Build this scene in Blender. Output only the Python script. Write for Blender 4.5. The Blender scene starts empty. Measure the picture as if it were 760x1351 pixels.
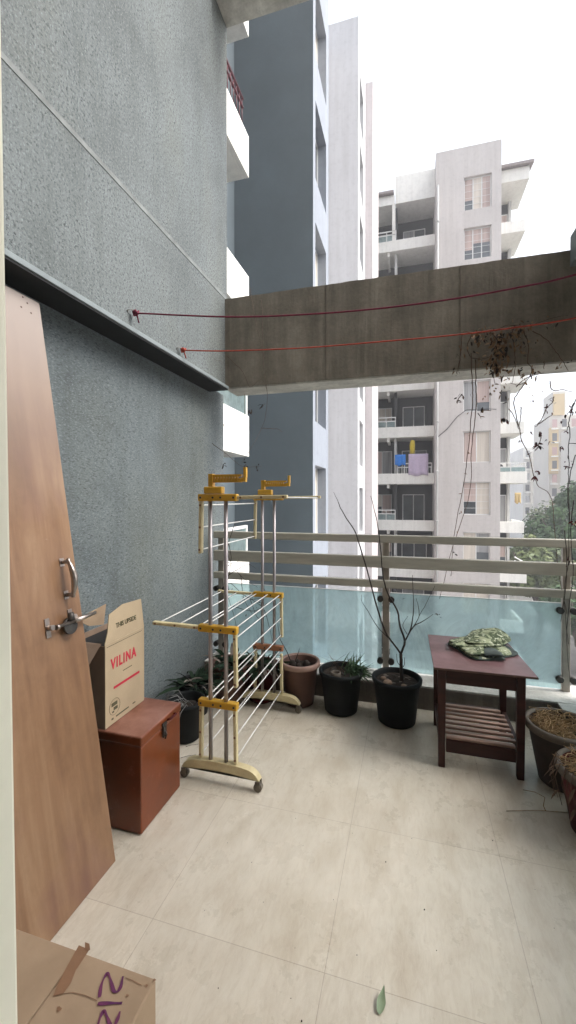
import bpy, bmesh, math, random
from mathutils import Vector, Matrix, noise
random.seed(7)
R = math.radians
scene = bpy.context.scene
COL = scene.collection

# ------------------------------------------------------------------ camera
W0, H0, FPX = 760.0, 1351.0, 556.0
CAM_Z = 1.45
YAW, PITCH = R(16.05), R(.5)
cam = bpy.data.cameras.new('camera')
cam.sensor_fit = 'HORIZONTAL'; cam.sensor_width = 36
cam.lens = 36 * FPX / W0
HOR = 657.0
SH = (H0 / 2 - HOR) - FPX * math.tan(PITCH)
cam.shift_y = -SH / W0
cam.clip_start = 0.03; cam.clip_end = 4000
camo = bpy.data.objects.new('camera', cam); COL.objects.link(camo)
camo.location = (0, 0, CAM_Z)
camo.rotation_euler = (R(90) - PITCH, 0, YAW)
scene.camera = camo
CR = camo.rotation_euler.to_matrix()
CO = Vector((0, 0, CAM_Z))

def ray(px, py):
    return CR @ Vector(((px - W0 / 2) / FPX, -(py - H0 / 2 + SH) / FPX, -1.0))

def P(px, py, X=None, Y=None, Z=None):
    """point of a real plane (X=, Y= or Z= const) seen at a photo position"""
    d = ray(px, py)
    if X is not None: t = X / d.x
    elif Y is not None: t = Y / d.y
    else: t = (Z - CAM_Z) / d.z
    return CO + d * t

# ------------------------------------------------------------------ materials
def new_mat(name):
    m = bpy.data.materials.new(name); m.use_nodes = True
    nt = m.node_tree
    return m, nt, nt.nodes['Principled BSDF'], nt.nodes['Material Output']

def ramp(nt, fac, stops):
    r = nt.nodes.new('ShaderNodeValToRGB')
    cr = r.color_ramp
    while len(cr.elements) < len(stops): cr.elements.new(0.5)
    for e, (p, c) in zip(cr.elements, stops):
        e.position = p
        e.color = (c[0], c[1], c[2], 1) if hasattr(c, '__len__') else (c, c, c, 1)
    nt.links.new(fac, r.inputs[0])
    return r.outputs[0]

def nz(nt, scale, detail=4, rough=.55, vec=None, stretch=None, dist=0, coord='Object'):
    tc = nt.nodes.new('ShaderNodeTexCoord')
    src = tc.outputs[coord] if vec is None else vec
    if stretch:
        mp = nt.nodes.new('ShaderNodeMapping'); mp.inputs['Scale'].default_value = stretch
        nt.links.new(src, mp.inputs[0]); src = mp.outputs[0]
    n = nt.nodes.new('ShaderNodeTexNoise')
    n.inputs['Scale'].default_value = scale; n.inputs['Detail'].default_value = detail
    n.inputs['Roughness'].default_value = rough; n.inputs['Distortion'].default_value = dist
    nt.links.new(src, n.inputs['Vector'])
    return n.outputs[0]

def mixc(nt, fac, a, b, mode='MIX'):
    m = nt.nodes.new('ShaderNodeMix'); m.data_type = 'RGBA'; m.blend_type = mode
    if isinstance(fac, (int, float)): m.inputs[0].default_value = fac
    else: nt.links.new(fac, m.inputs[0])
    for i, v in ((6, a), (7, b)):
        if isinstance(v, (tuple, list)): m.inputs[i].default_value = (*v[:3], 1)
        else: nt.links.new(v, m.inputs[i])
    return m.outputs[2]

def bump(nt, b, h, strength=.3, dist=.002):
    bp = nt.nodes.new('ShaderNodeBump'); bp.inputs['Strength'].default_value = strength
    bp.inputs['Distance'].default_value = dist
    nt.links.new(h, bp.inputs['Height']); nt.links.new(bp.outputs[0], b.inputs['Normal'])

def mat(name, c, rough=.6, var=.18, scale=6, metal=0, stretch=None, bs=0, bscale=80, bd=.001, c2=None, spec=.5, detail=5):
    """base colour broken up by noise towards c2 (or a darker tone), with optional bump"""
    m, nt, b, o = new_mat(name)
    c2 = c2 or tuple(x * (1 - var * 2) for x in c)
    f = nz(nt, scale, detail, .6, stretch=stretch)
    col = ramp(nt, f, [(.33, c2), (.66, c)])
    nt.links.new(col, b.inputs['Base Color'])
    b.inputs['Roughness'].default_value = rough; b.inputs['Metallic'].default_value = metal
    b.inputs['Specular IOR Level'].default_value = spec
    if bs: bump(nt, b, nz(nt, bscale, 4), bs, bd)
    return m

M = {}
# rough cast grey wall
def wall_mat(name, base, dark, grain, stretch=None, kd=.75):
    m, nt, b, o = new_mat(name)
    big = ramp(nt, nz(nt, 1.3, 6, .68), [(.3, tuple(x * .62 for x in base)), (.5, base), (.72, tuple(x * 1.28 for x in base))])
    warm = ramp(nt, nz(nt, .8, 4, .6, stretch=(1, 1.3, .7)), [(.46, (1, 1, 1)), (.7, (1.02, .97, .86))])
    c = mixc(nt, 1, big, warm, 'MULTIPLY')
    def mul(a_, b_):
        m_ = nt.nodes.new('ShaderNodeMath'); m_.operation = 'MULTIPLY'
        nt.links.new(a_, m_.inputs[0]); nt.links.new(b_, m_.inputs[1]); return m_.outputs[0]
    patch = ramp(nt, nz(nt, 2.6, 5, .7), [(.34, .45), (.62, 1)])
    patch2 = ramp(nt, nz(nt, 4.1, 5, .7, stretch=(1, .8, 1.1)), [(.38, .1), (.66, 1)])
    sp = nz(nt, grain * .95, 5, .78, stretch=stretch)
    k = ramp(nt, sp, [(.40, kd), (.485, 0)])
    c = mixc(nt, mul(k, patch), c, dark)
    sp2 = nz(nt, grain * 1.25, 4, .7, stretch=stretch)
    k2 = ramp(nt, sp2, [(.54, 0), (.64, .7)])
    c = mixc(nt, k2, c, tuple(min(1, x * 1.75) for x in base))
    sp3 = nz(nt, grain * .62, 5, .85, stretch=stretch, dist=.8)
    k3 = ramp(nt, sp3, [(.33, .9), (.40, 0)])
    c = mixc(nt, mul(k3, patch2), c, tuple(x * .6 for x in dark))
    drip = ramp(nt, nz(nt, 2.4, 6, .75, stretch=(1, 2.2, .22)), [(.36, (.74, .75, .74)), (.52, (1, 1, 1))])
    c = mixc(nt, .55, c, drip, 'MULTIPLY')
    nt.links.new(c, b.inputs['Base Color']); b.inputs['Roughness'].default_value = .85
    bump(nt, b, sp, .8, .004)
    return m
M['wall_up'] = wall_mat('roughcast_grey', (.168, .190, .192), (.035, .042, .045), 72, None, .95)
M['wall_lo'] = wall_mat('roughcast_slate', (.135, .160, .168), (.035, .042, .046), 85, (1, .55, 1.5), .75)
def paint(name, c):
    m, nt, b, o = new_mat(name)
    a = ramp(nt, nz(nt, .22, 4, .6), [(.35, tuple(x * .90 for x in c)), (.65, c)])
    st = ramp(nt, nz(nt, 1.6, 6, .7, stretch=(2.2, 2.2, .10)), [(.36, (.80, .79, .78)), (.56, (1, 1, 1))])
    a = mixc(nt, .45, a, st, 'MULTIPLY')
    st = ramp(nt, nz(nt, 5, 6, .7), [(.34, (.88, .88, .88)), (.5, (1, 1, 1))])
    a = mixc(nt, .8, a, st, 'MULTIPLY')
    nt.links.new(a, b.inputs['Base Color']); b.inputs['Roughness'].default_value = .85
    return m
M['whiteB'] = paint('paint_cream_white', (.86, .85, .80))
M['ledge'] = mat('ledge_paint', (.26, .30, .31), .7, .1, 12)
M['soffit_shade'] = mat('soffit_painted_shade', (.012, .014, .015), .8, .2, 12)  # shade under the ledge, put into the colour of its underside
M['groove'] = mat('groove_paint', (.26, .28, .275), .8, .22, 9)

# floor tiles
def floor_mat():
    m, nt, b, o = new_mat('floor_tile')
    tc = nt.nodes.new('ShaderNodeTexCoord')
    mp = nt.nodes.new('ShaderNodeMapping'); mp.inputs['Location'].default_value = (.245 + .6 * 10, -1.255 + .61 * 10, 0)
    nt.links.new(tc.outputs['Object'], mp.inputs[0])
    br = nt.nodes.new('ShaderNodeTexBrick')
    br.offset = 0; br.squash = 1
    br.inputs['Scale'].default_value = 1
    br.inputs['Brick Width'].default_value = .6; br.inputs['Row Height'].default_value = .61
    br.inputs['Mortar Size'].default_value = .0014; br.inputs['Mortar Smooth'].default_value = .3
    br.inputs['Color1'].default_value = (.61, .565, .475, 1); br.inputs['Color2'].default_value = (.58, .535, .45, 1)
    br.inputs['Mortar'].default_value = (.42, .37, .30, 1); br.inputs['Bias'].default_value = 0
    nt.links.new(mp.outputs[0], br.inputs['Vector'])
    st = ramp(nt, nz(nt, 4.5, 8, .62, stretch=(2.2, .9, 1), dist=.5), [(.28, (.86, .83, .79)), (.5, (1, 1, 1)), (.75, (1.12, 1.12, 1.13))])
    c = mixc(nt, 1, br.outputs[0], st, 'MULTIPLY')
    st2 = ramp(nt, nz(nt, 16, 6, .7, stretch=(3, .8, 1), dist=1.2), [(.3, (.86, .83, .8)), (.55, (1, 1, 1))])
    c = mixc(nt, .8, c, st2, 'MULTIPLY')
    dirt = ramp(nt, nz(nt, 1.6, 5, .65), [(.3, (.83, .79, .74)), (.55, (1, 1, 1))])
    c = mixc(nt, .8, c, dirt, 'MULTIPLY')
    nt.links.new(c, b.inputs['Base Color'])
    rr = ramp(nt, nz(nt, 5, 7, .7), [(.3, .20), (.7, .42)])
    nt.links.new(rr, b.inputs['Roughness'])
    sc = nz(nt, 9, 8, .8, stretch=(1.5, .5, 1), dist=2.5); sk = ramp(nt, sc, [(.488, 0), (.5, .28), (.512, 0)])
    c = mixc(nt, sk, c, (.66, .64, .60))
    so2 = ramp(nt, nz(nt, 22, 7, .8), [(.30, .3), (.40, 0)]); c = mixc(nt, so2, c, (.33, .29, .24))
    nt.links.new(c, b.inputs['Base Color'])
    bump(nt, b, br.outputs['Fac'], -.4, .001)
    return m
M['tile'] = floor_mat()

def concrete(name, base, dark, streak=.6):
    m, nt, b, o = new_mat(name)
    c = ramp(nt, nz(nt, 3, 7, .65), [(.3, dark), (.7, base)])
    s = ramp(nt, nz(nt, 2.2, 6, .7, stretch=(5, 5, .5)), [(.38, (.45, .44, .43)), (.6, (1, 1, 1))])
    c = mixc(nt, streak, c, s, 'MULTIPLY')
    g = ramp(nt, nz(nt, 45, 4), [(.3, (.8, .8, .8)), (.6, (1, 1, 1))])
    c = mixc(nt, .7, c, g, 'MULTIPLY')
    nt.links.new(c, b.inputs['Base Color']); b.inputs['Roughness'].default_value = .92
    bump(nt, b, nz(nt, 50, 5), .5, .003)
    return m
M['beam'] = concrete('dirty_beam_render', (.36, .32, .26), (.17, .15, .12), .42)
M['beam_lip'] = concrete('beam_soffit', (.72, .71, .64), (.42, .41, .37), .35)
M['curb'] = concrete('curb_render', (.20, .17, .14), (.11, .09, .075), .5)
M['curb_top'] = concrete('curb_stone', (.75, .74, .71), (.55, .54, .5), .3)
M['rail'] = mat('rail_paint', (.50, .48, .41), .5, .12, 9, stretch=(.4, 3, 3), bs=.15, bscale=60)
M['post'] = mat('post_steel', (.42, .38, .33), .4, .15, 10, metal=.5)
M['clamp'] = mat('clamp_metal', (.08, .075, .07), .45, .2, 20, metal=.7)
M['jamb'] = mat('jamb_paint', (.86, .84, .68), .45, .06, 5)
M['plaster'] = mat('plaster_inside', (.20, .19, .175), .7, .06, 4)
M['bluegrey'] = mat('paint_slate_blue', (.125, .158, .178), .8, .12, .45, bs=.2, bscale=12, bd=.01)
M['grey2'] = paint('paint_pale_blue_grey', (.56, .56, .575))
M['grey3'] = paint('paint_pale_lilac_grey', (.62, .57, .57))
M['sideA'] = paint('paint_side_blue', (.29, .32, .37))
M['greyB'] = paint('paint_tower_grey', (.55, .52, .50))
M['whiteB0'] = mat('paint_cream_white', (.84, .83, .78), .7, .06, .6)
M['offwhite'] = mat('paint_offwhite', (.62, .62, .60), .8, .12, .8)
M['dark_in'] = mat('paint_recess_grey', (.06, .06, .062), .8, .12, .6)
M['winframe'] = mat('window_frame_white', (.72, .72, .70), .4, .05, 3)
M['winglass'] = mat('window_glass_dark', (.10, .115, .125), .08, .3, .9, spec=.9)
M['cur_pink'] = mat('curtain_pink', (.56, .44, .40), .9, .12, 1.4, stretch=(7, 7, .2))
M['cur_cream'] = mat('curtain_cream', (.66, .60, .52), .9, .10, 1.4, stretch=(7, 7, .2))
M['cur_grey'] = mat('curtain_grey', (.38, .38, .38), .9, .2, 1.4, stretch=(7, 7, .2))
M['maroon'] = mat('maroon_iron', (.13, .03, .04), .5, .15, 8)
M['lilac'] = mat('cloth_lilac', (.55, .46, .60), .9, .08, 8)
M['blue'] = mat('cloth_blue', (.02, .19, .62), .9, .1, 8)
M['yellowcloth'] = mat('cloth_yellow', (.72, .55, .04), .9, .1, 8)
M['roofB'] = mat('roof_sheet', (.30, .26, .25), .8, .15, 2, stretch=(8, 1, 1))
M['ochre'] = mat('paint_ochre', (.62, .46, .22), .8, .08, .2)
M['rust_pink'] = mat('paint_rust_pink', (.48, .30, .28), .8, .08, .2)
M['cream2'] = mat('paint_far_cream', (.66, .62, .55), .8, .06, .2)
M['asphalt'] = mat('compound_paving', (.20, .19, .18), .9, .15, .4)
M['steel'] = mat('steel_tube', (.40, .37, .375), .35, .12, 14, metal=.75)
M['mustard'] = mat('plastic_mustard', (.66, .37, .03), .4, .12, 14, bs=.05)
M['brownplastic'] = mat('plastic_brown', (.36, .15, .07), .45, .12, 14)
M['cream'] = mat('plastic_cream', (.68, .60, .37), .45, .10, 12, c2=(.55, .46, .26))
M['rod'] = mat('rod_white', (.82, .82, .80), .3, .05, 12)
M['caster'] = mat('caster_grey', (.20, .17, .13), .5, .3, 30)
M['rubber'] = mat('rubber_dark', (.04, .04, .04), .6, .2, 30)
M['blackpot'] = mat('pot_black', (.008, .010, .011), .6, .25, 12, spec=.2)
M['brownpot'] = mat('pot_brown', (.13, .065, .05), .55, .15, 9)
M['brownrim'] = mat('pot_rim_brown', (.33, .21, .17), .6, .12, 12)
M['terracotta'] = mat('pot_old_clay', (.05, .035, .028), .85, .22, 9)
M['redpot'] = mat('pot_dark_red', (.11, .012, .012), .6, .3, 7, spec=.25)
M['palerim'] = mat('pot_rim_pale', (.14, .115, .09), .75, .2, 14)
M['soil'] = mat('soil', (.035, .025, .018), .95, .3, 30, bs=.8, bscale=60, bd=.006)
M['bark'] = mat('bark_dark', (.035, .025, .02), .85, .25, 30)
M['twig'] = mat('twig_dry', (.16, .10, .065), .9, .3, 30)
M['vine_leaf'] = mat('leaf_dry_brown', (.36, .235, .13), .85, .3, 20, c2=(.12, .065, .04))
M['straw'] = mat('straw', (.42, .27, .13), .9, .25, 20)
M['leaf_dark'] = mat('leaf_dark', (.016, .036, .018), .75, .25, 14, spec=.2)
M['leaf_grass'] = mat('leaf_grass', (.045, .10, .035), .6, .25, 14)
M['leaf_pale'] = mat('leaf_pale', (.25, .33, .20), .6, .15, 14)
M['leaf_wilt'] = mat('leaf_wilted', (.20, .17, .14), .8, .25, 14)
M['table'] = mat('table_wood', (.048, .012, .008), .45, .25, 6, spec=.3, stretch=(1, 1, 5))
M['slat'] = mat('slat_wood', (.46, .29, .23), .4, .25, 6, stretch=(1, 6, 6))
M['tabletop'] = mat('table_top_laminate', (.185, .108, .115), .24, .18, 5, c2=(.115, .065, .066))
M['ply'] = mat('ply_edge', (.12, .06, .045), .7, .2, 20)
M['cardboard'] = mat('cardboard', (.46, .36, .235), .85, .09, 4, bs=.12, bscale=90)
M['cardin'] = mat('cardboard_inside', (.30, .21, .15), .9, .12, 6)
M['cardold'] = mat('cardboard_worn', (.40, .29, .19), .85, .13, 5, c2=(.31, .22, .14), bs=.25, bscale=25, bd=.003)
M['cardblack'] = mat('carton_dark_inside', (.015, .018, .022), .6, .2, 8)
M['tape'] = mat('tape_brown', (.27, .15, .085), .3, .15, 12)
M['ink_red'] = mat('ink_red', (.55, .02, .05), .8, .12, 30)
M['ink_dark'] = mat('ink_dark', (.09, .08, .04), .8, .1, 30)
M['marker'] = mat('marker_purple', (.075, .012, .075), .6, .3, 18, c2=(.16, .03, .08))
M['rope_purple'] = mat('rope_maroon', (.20, .02, .05), .8, .2, 60)
M['rope_orange'] = mat('rope_orange', (.46, .06, .03), .8, .2, 60)
M['wire'] = mat('wire_grey', (.30, .30, .29), .5, .1, 40, metal=.5)
M['chrome'] = mat('door_hardware', (.46, .40, .36), .3, .25, 12, metal=.9)
M['trunkmetal'] = None

def trunk_mat():
    m, nt, b, o = new_mat('trunk_paint')
    c = ramp(nt, nz(nt, 3, 6, .65), [(.3, (.10, .021, .004)), (.7, (.19, .042, .007))])
    s = ramp(nt, nz(nt, 16, 5, .7), [(.60, 0), (.70, 1)])
    c = mixc(nt, s, c, (.20, .07, .04))
    ch = ramp(nt, nz(nt, 34, 6, .85, dist=1), [(.70, 0), (.73, .8)]); c = mixc(nt, ch, c, (.09, .035, .02))
    geo = nt.nodes.new('ShaderNodeNewGeometry'); sep = nt.nodes.new('ShaderNodeSeparateXYZ')
    nt.links.new(geo.outputs['Normal'], sep.inputs[0])
    dust = ramp(nt, nz(nt, 6, 6, .65), [(.35, .25), (.65, .95)])
    mu = nt.nodes.new('ShaderNodeMath'); mu.operation = 'MULTIPLY'; mu.use_clamp = True
    nt.links.new(sep.outputs['Z'], mu.inputs[0]); nt.links.new(dust, mu.inputs[1])
    c = mixc(nt, mu.outputs[0], c, (.30, .155, .12))      # dust that settled on the lid
    nt.links.new(c, b.inputs['Base Color']); b.inputs['Roughness'].default_value = .3
    bump(nt, b, nz(nt, 22, 3), .12, .004)
    return m
M['trunkmetal'] = trunk_mat()

def door_mat():
    m, nt, b, o = new_mat('door_laminate')
    c = ramp(nt, nz(nt, 2.2, 5, .6, stretch=(1, 4.5, .55), dist=.5), [(.30, (.165, .085, .044)), (.5, (.245, .138, .074)), (.72, (.33, .21, .122))])
    f = ramp(nt, nz(nt, 30, 4, .6, stretch=(1, 3, .12)), [(.35, (.90, .88, .86)), (.6, (1, 1, 1))])
    c = mixc(nt, .5, c, f, 'MULTIPLY')
    sm = ramp(nt, nz(nt, 5, 7, .75), [(.36, (.80, .77, .74)), (.52, (1, 1, 1))]); c = mixc(nt, .6, c, sm, 'MULTIPLY')
    ws = ramp(nt, nz(nt, 11, 8, .8, dist=1.5), [(.69, 0), (.74, .5)]); c = mixc(nt, ws, c, (.60, .52, .45))
    red = ramp(nt, nz(nt, 1.3, 4, .6, stretch=(1, 2.2, 1)), [(.50, 0), (.66, .7)])
    c = mixc(nt, red, c, (.165, .078, .062))
    tc = nt.nodes.new('ShaderNodeTexCoord'); sep = nt.nodes.new('ShaderNodeSeparateXYZ')
    nt.links.new(tc.outputs['Object'], sep.inputs[0])
    # the laminate blends to a paler tone towards the top
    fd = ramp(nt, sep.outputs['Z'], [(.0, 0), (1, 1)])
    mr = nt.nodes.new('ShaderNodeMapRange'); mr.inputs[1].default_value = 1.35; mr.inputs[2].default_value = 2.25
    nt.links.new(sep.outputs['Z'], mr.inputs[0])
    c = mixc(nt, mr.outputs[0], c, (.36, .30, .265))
    nt.links.new(c, b.inputs['Base Color']); b.inputs['Roughness'].default_value = .38
    bump(nt, b, nz(nt, 60, 3, stretch=(1, 2, .3)), .06, .001)
    return m
M['door'] = door_mat()

def cloth_mat():
    m, nt, b, o = new_mat('cloth_printed')
    k = ramp(nt, nz(nt, 26, 3, .5, dist=.6), [(.44, 0), (.54, 1)])
    c = mixc(nt, k, (.24, .27, .17), (.045, .065, .03))
    k2 = ramp(nt, nz(nt, 48, 2), [(.58, 0), (.64, 1)])
    c = mixc(nt, k2, c, (.42, .45, .34))
    nt.links.new(c, b.inputs['Base Color']); b.inputs['Roughness'].default_value = .95
    bump(nt, b, nz(nt, 14, 4), .5, .01)
    return m
M['cloth'] = cloth_mat()
M['clothin'] = mat('cloth_dark_side', (.06, .08, .075), .95, .2, 20)

def glass_mat(name, tint, milk, k_tr=.38):
    m, nt, b, o = new_mat(name)
    nt.nodes.remove(b)
    tr = nt.nodes.new('ShaderNodeBsdfTransparent'); tr.inputs[0].default_value = (*tint, 1)
    df = nt.nodes.new('ShaderNodeBsdfDiffuse')
    tl = nt.nodes.new('ShaderNodeBsdfTranslucent')
    gl = nt.nodes.new('ShaderNodeBsdfGlossy'); gl.inputs['Roughness'].default_value = .04
    gl.inputs[0].default_value = (.9, .95, .95, 1)
    cc = ramp(nt, nz(nt, 2.2, 6, .65, stretch=(1, 1, 1.8), dist=1.0), [(.3, tuple(x * .86 for x in milk)), (.7, milk)])
    nt.links.new(cc, df.inputs[0]); nt.links.new(cc, tl.inputs[0])
    m1 = nt.nodes.new('ShaderNodeMixShader'); m1.inputs[0].default_value = .6
    nt.links.new(df.outputs[0], m1.inputs[1]); nt.links.new(tl.outputs[0], m1.inputs[2])
    m2 = nt.nodes.new('ShaderNodeMixShader')
    sm = nz(nt, 3.5, 7, .7, stretch=(1, 1, .6), dist=1.5)
    rr = ramp(nt, sm, [(.32, 1 - k_tr - .16), (.5, 1 - k_tr), (.72, 1 - k_tr + .16)]); nt.links.new(rr, m2.inputs[0])
    dr = nz(nt, 14, 5, .7, stretch=(1, 1, .12)); gr_ = ramp(nt, dr, [(.4, .03), (.7, .16)]); nt.links.new(gr_, gl.inputs['Roughness'])
    nt.links.new(tr.outputs[0], m2.inputs[1]); nt.links.new(m1.outputs[0], m2.inputs[2])
    fr = nt.nodes.new('ShaderNodeFresnel'); fr.inputs[0].default_value = 1.5
    m3 = nt.nodes.new('ShaderNodeMixShader')
    nt.links.new(fr.outputs[0], m3.inputs[0]); nt.links.new(m2.outputs[0], m3.inputs[1]); nt.links.new(gl.outputs[0], m3.inputs[2])
    nt.links.new(m3.outputs[0], o.inputs[0])
    return m
M['glass'] = glass_mat('frosted_aqua_glass', (.82, .96, .98), (.79, .93, .95), .52)
M['glassB'] = glass_mat('balcony_glass', (.8, .92, .92), (.50, .62, .62), .35)

def leaf_mat(name, c, c2):
    m, nt, b, o = new_mat(name)
    col = ramp(nt, nz(nt, .9, 3, .6), [(.35, c2), (.65, c)])
    nt.links.new(col, b.inputs['Base Color']); b.inputs['Roughness'].default_value = .6
    return m
M['tree1'] = leaf_mat('tree_leaf_mid', (.075, .15, .04), (.03, .075, .025))
M['tree2'] = leaf_mat('tree_leaf_olive', (.14, .17, .05), (.075, .11, .035))
M['trunk'] = mat('tree_bark', (.14, .11, .09), .9, .2, 4)

# ------------------------------------------------------------------ object helpers
def root_matrix(o):
    m = Matrix()
    while o is not None:
        loc = Matrix.Translation(o.location) @ o.rotation_euler.to_matrix().to_4x4()
        m = loc @ m; o = o.parent
    return m

def thing(name, label, cat, loc=(0, 0, 0), group=None, rz=0):
    o = bpy.data.objects.new(name, None); COL.objects.link(o)
    o.empty_display_size = .1
    o.location = loc; o.rotation_euler = (0, 0, rz)
    o['label'] = label; o['category'] = cat
    if group: o['group'] = group
    return o

def mk(name, bm, material, parent=None, loc=(0, 0, 0), bevel=0, smooth=False, label=None):
    """link a bmesh given in world coordinates as ONE object"""
    me = bpy.data.meshes.new(name)
    base = root_matrix(parent) if parent is not None else Matrix.Translation(loc)
    bm.transform(base.inverted())
    bmesh.ops.recalc_face_normals(bm, faces=bm.faces)
    if smooth:
        for f in bm.faces: f.smooth = True
    bm.to_mesh(me); bm.free()
    mats = material if isinstance(material, (list, tuple)) else [material]
    for m in mats: me.materials.append(m)
    o = bpy.data.objects.new(name, me); COL.objects.link(o)
    if parent is not None: o.parent = parent
    else: o.location = loc
    if bevel:
        b = o.modifiers.new('bevel', 'BEVEL'); b.width = bevel; b.segments = 2; b.limit_method = 'ANGLE'
        b.angle_limit = R(35)
    if label: o['label'] = label
    return o

def tag(o, label, cat, group=None):
    o['label'] = label; o['category'] = cat
    if group: o['group'] = group
    return o

def struct(name, bm, m, label=None, **k):
    o = mk(name, bm, m, **k); o['kind'] = 'structure'
    if label: o['label'] = label
    o['category'] = name.replace('_', ' ')
    return o

def copy_tree(o, parent=None):
    c = o.copy(); COL.objects.link(c)
    if parent is not None: c.parent = parent
    for ch in list(o.children): copy_tree(ch, c)
    return c

def BM(): return bmesh.new()

def box(bm, x0, x1, y0, y1, z0, z1, mi=0):
    v = [bm.verts.new(p) for p in ((x0, y0, z0), (x1, y0, z0), (x1, y1, z0), (x0, y1, z0), (x0, y0, z1), (x1, y0, z1), (x1, y1, z1), (x0, y1, z1))]
    for f in ((0, 3, 2, 1), (4, 5, 6, 7), (0, 1, 5, 4), (1, 2, 6, 5), (2, 3, 7, 6), (3, 0, 4, 7)):
        bm.faces.new([v[i] for i in f]).material_index = mi
    return bm

def B(*a): return box(BM(), *a)

def frame_axes(d, up=Vector((0, 0, 1))):
    d = d.normalized()
    if abs(d.dot(up)) > .99: up = Vector((0, 1, 0))
    s = d.cross(up).normalized(); u = s.cross(d).normalized()
    return s, u

def tube(bm, pts, r, n=6, mi=0, cap=True):
    pts = [Vector(p) for p in pts]
    rs = r if hasattr(r, '__len__') else [r] * len(pts)
    rings = []; s = None
    for i, p in enumerate(pts):
        d = (pts[min(i + 1, len(pts) - 1)] - pts[max(i - 1, 0)])
        if d.length < 1e-7: d = Vector((0, 0, 1))
        d.normalize()
        if s is None: s, u = frame_axes(d)
        else:
            s = (s - d * s.dot(d))
            if s.length < 1e-5: s, u = frame_axes(d)
            s.normalize(); u = s.cross(d).normalized()
        rings.append([bm.verts.new(p + (s * math.cos(a) + u * math.sin(a)) * rs[i]) for a in [2 * math.pi * k / n for k in range(n)]])
    for a, b in zip(rings, rings[1:]):
        for k in range(n):
            f = bm.faces.new((a[k], a[(k + 1) % n], b[(k + 1) % n], b[k])); f.smooth = True; f.material_index = mi
    if cap:
        bm.faces.new(rings[0]).material_index = mi
        bm.faces.new(rings[-1][::-1]).material_index = mi
    return bm

def lathe(bm, prof, cx, cy, n=40, mi=0, wob=0):
    rings = []
    for r, z in prof:
        rings.append([bm.verts.new((cx + r * (1 + wob * math.sin(3 * 2 * math.pi * k / n)) * math.cos(2 * math.pi * k / n), cy + r * math.sin(2 * math.pi * k / n), z)) for k in range(n)])
    for a, b in zip(rings, rings[1:]):
        for k in range(n):
            f = bm.faces.new((a[k], a[(k + 1) % n], b[(k + 1) % n], b[k])); f.smooth = True; f.material_index = mi
    return rings

def bar(bm, p0, p1, w, h, up=Vector((0, 0, 1)), mi=0):
    """oriented box from p0 to p1"""
    p0, p1 = Vector(p0), Vector(p1); s, u = frame_axes(p1 - p0, Vector(up))
    vs = []
    for p in (p0, p1):
        for a, b in ((-1, -1), (1, -1), (1, 1), (-1, 1)):
            vs.append(bm.verts.new(p + s * a * w / 2 + u * b * h / 2))
    for f in ((0, 1, 2, 3), (7, 6, 5, 4), (0, 4, 5, 1), (1, 5, 6, 2), (2, 6, 7, 3), (3, 7, 4, 0)):
        bm.faces.new([vs[i] for i in f]).material_index = mi
    return bm

def blade(bm, base, d, L, W, droop=.3, seg=5, mi=0, tw=0):
    """a thin curved leaf"""
    base = Vector(base); d = Vector(d).normalized()
    s, u = frame_axes(d)
    s = (s * math.cos(tw) + u * math.sin(tw))
    prev = None; p = base.copy(); dd = d.copy()
    for i in range(seg + 1):
        t = i / seg
        w = W * math.sin(math.pi * (.12 + .88 * t)) * .5 + .0003
        a, b = bm.verts.new(p - s * w), bm.verts.new(p + s * w)
        if prev:
            f = bm.faces.new((prev[0], prev[1], b, a)); f.smooth = True; f.material_index = mi
        prev = (a, b)
        dd = (dd + Vector((0, 0, -droop / seg))).normalized()
        p = p + dd * (L / seg)

def wall_holes(bm, axis, pos, thick, u0, u1, z0, z1, holes, mi=0):
    """wall on the plane axis=pos (its outer face), going back by thick, with rectangular openings (ua,ub,za,zb)"""
    us = sorted({u0, u1, *[h[0] for h in holes], *[h[1] for h in holes]})
    us = [u for u in us if u0 <= u <= u1]
    for a, b in zip(us, us[1:]):
        m = (a + b) / 2
        hs = sorted([(h[2], h[3]) for h in holes if h[0] < m < h[1]])
        z = z0
        spans = []
        for ha, hb in hs:
            if ha > z: spans.append((z, ha))
            z = max(z, hb)
        if z < z1: spans.append((z, z1))
        for s0, s1 in spans:
            if axis == 'Y': box(bm, a, b, pos, pos + thick, s0, s1, mi)
            else: box(bm, pos - thick, pos, a, b, s0, s1, mi)

# ------------------------------------------------------------------ world and light
SUN_EL, SUN_AZ = 50, 88      # azimuth measured from +Y towards +X
w = bpy.data.worlds.new('World'); scene.world = w; w.use_nodes = True
nt = w.node_tree; bg = nt.nodes['Background']
sky = nt.nodes.new('ShaderNodeTexSky'); sky.sky_type = 'NISHITA'; sky.sun_disc = False
sky.sun_elevation = R(SUN_EL); sky.sun_rotation = R(SUN_AZ)
sky.air_density = 1.0; sky.dust_density = 5.0; sky.ozone_density = 1.0
hs = nt.nodes.new('ShaderNodeHueSaturation'); hs.inputs['Saturation'].default_value = .35
nt.links.new(sky.outputs[0], hs.inputs['Color']); nt.links.new(hs.outputs[0], bg.inputs[0])
bg.inputs[1].default_value = .15
sun = bpy.data.lights.new('sun', 'SUN'); sun.energy = .6; sun.angle = R(25); sun.color = (1, .96, .9)
so = bpy.data.objects.new('sun', sun); COL.objects.link(so)
sd = Vector((math.sin(R(SUN_AZ)) * math.cos(R(SUN_EL)), math.cos(R(SUN_AZ)) * math.cos(R(SUN_EL)), math.sin(R(SUN_EL))))
so.rotation_euler = sd.to_track_quat('Z', 'Y').to_euler(); so.location = (5, 5, 30)
scene.view_settings.view_transform = 'Standard'; scene.view_settings.look = 'None'
scene.view_settings.exposure = 1.65; scene.view_settings.gamma = 1
scene.cycles.use_denoising = True
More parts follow.
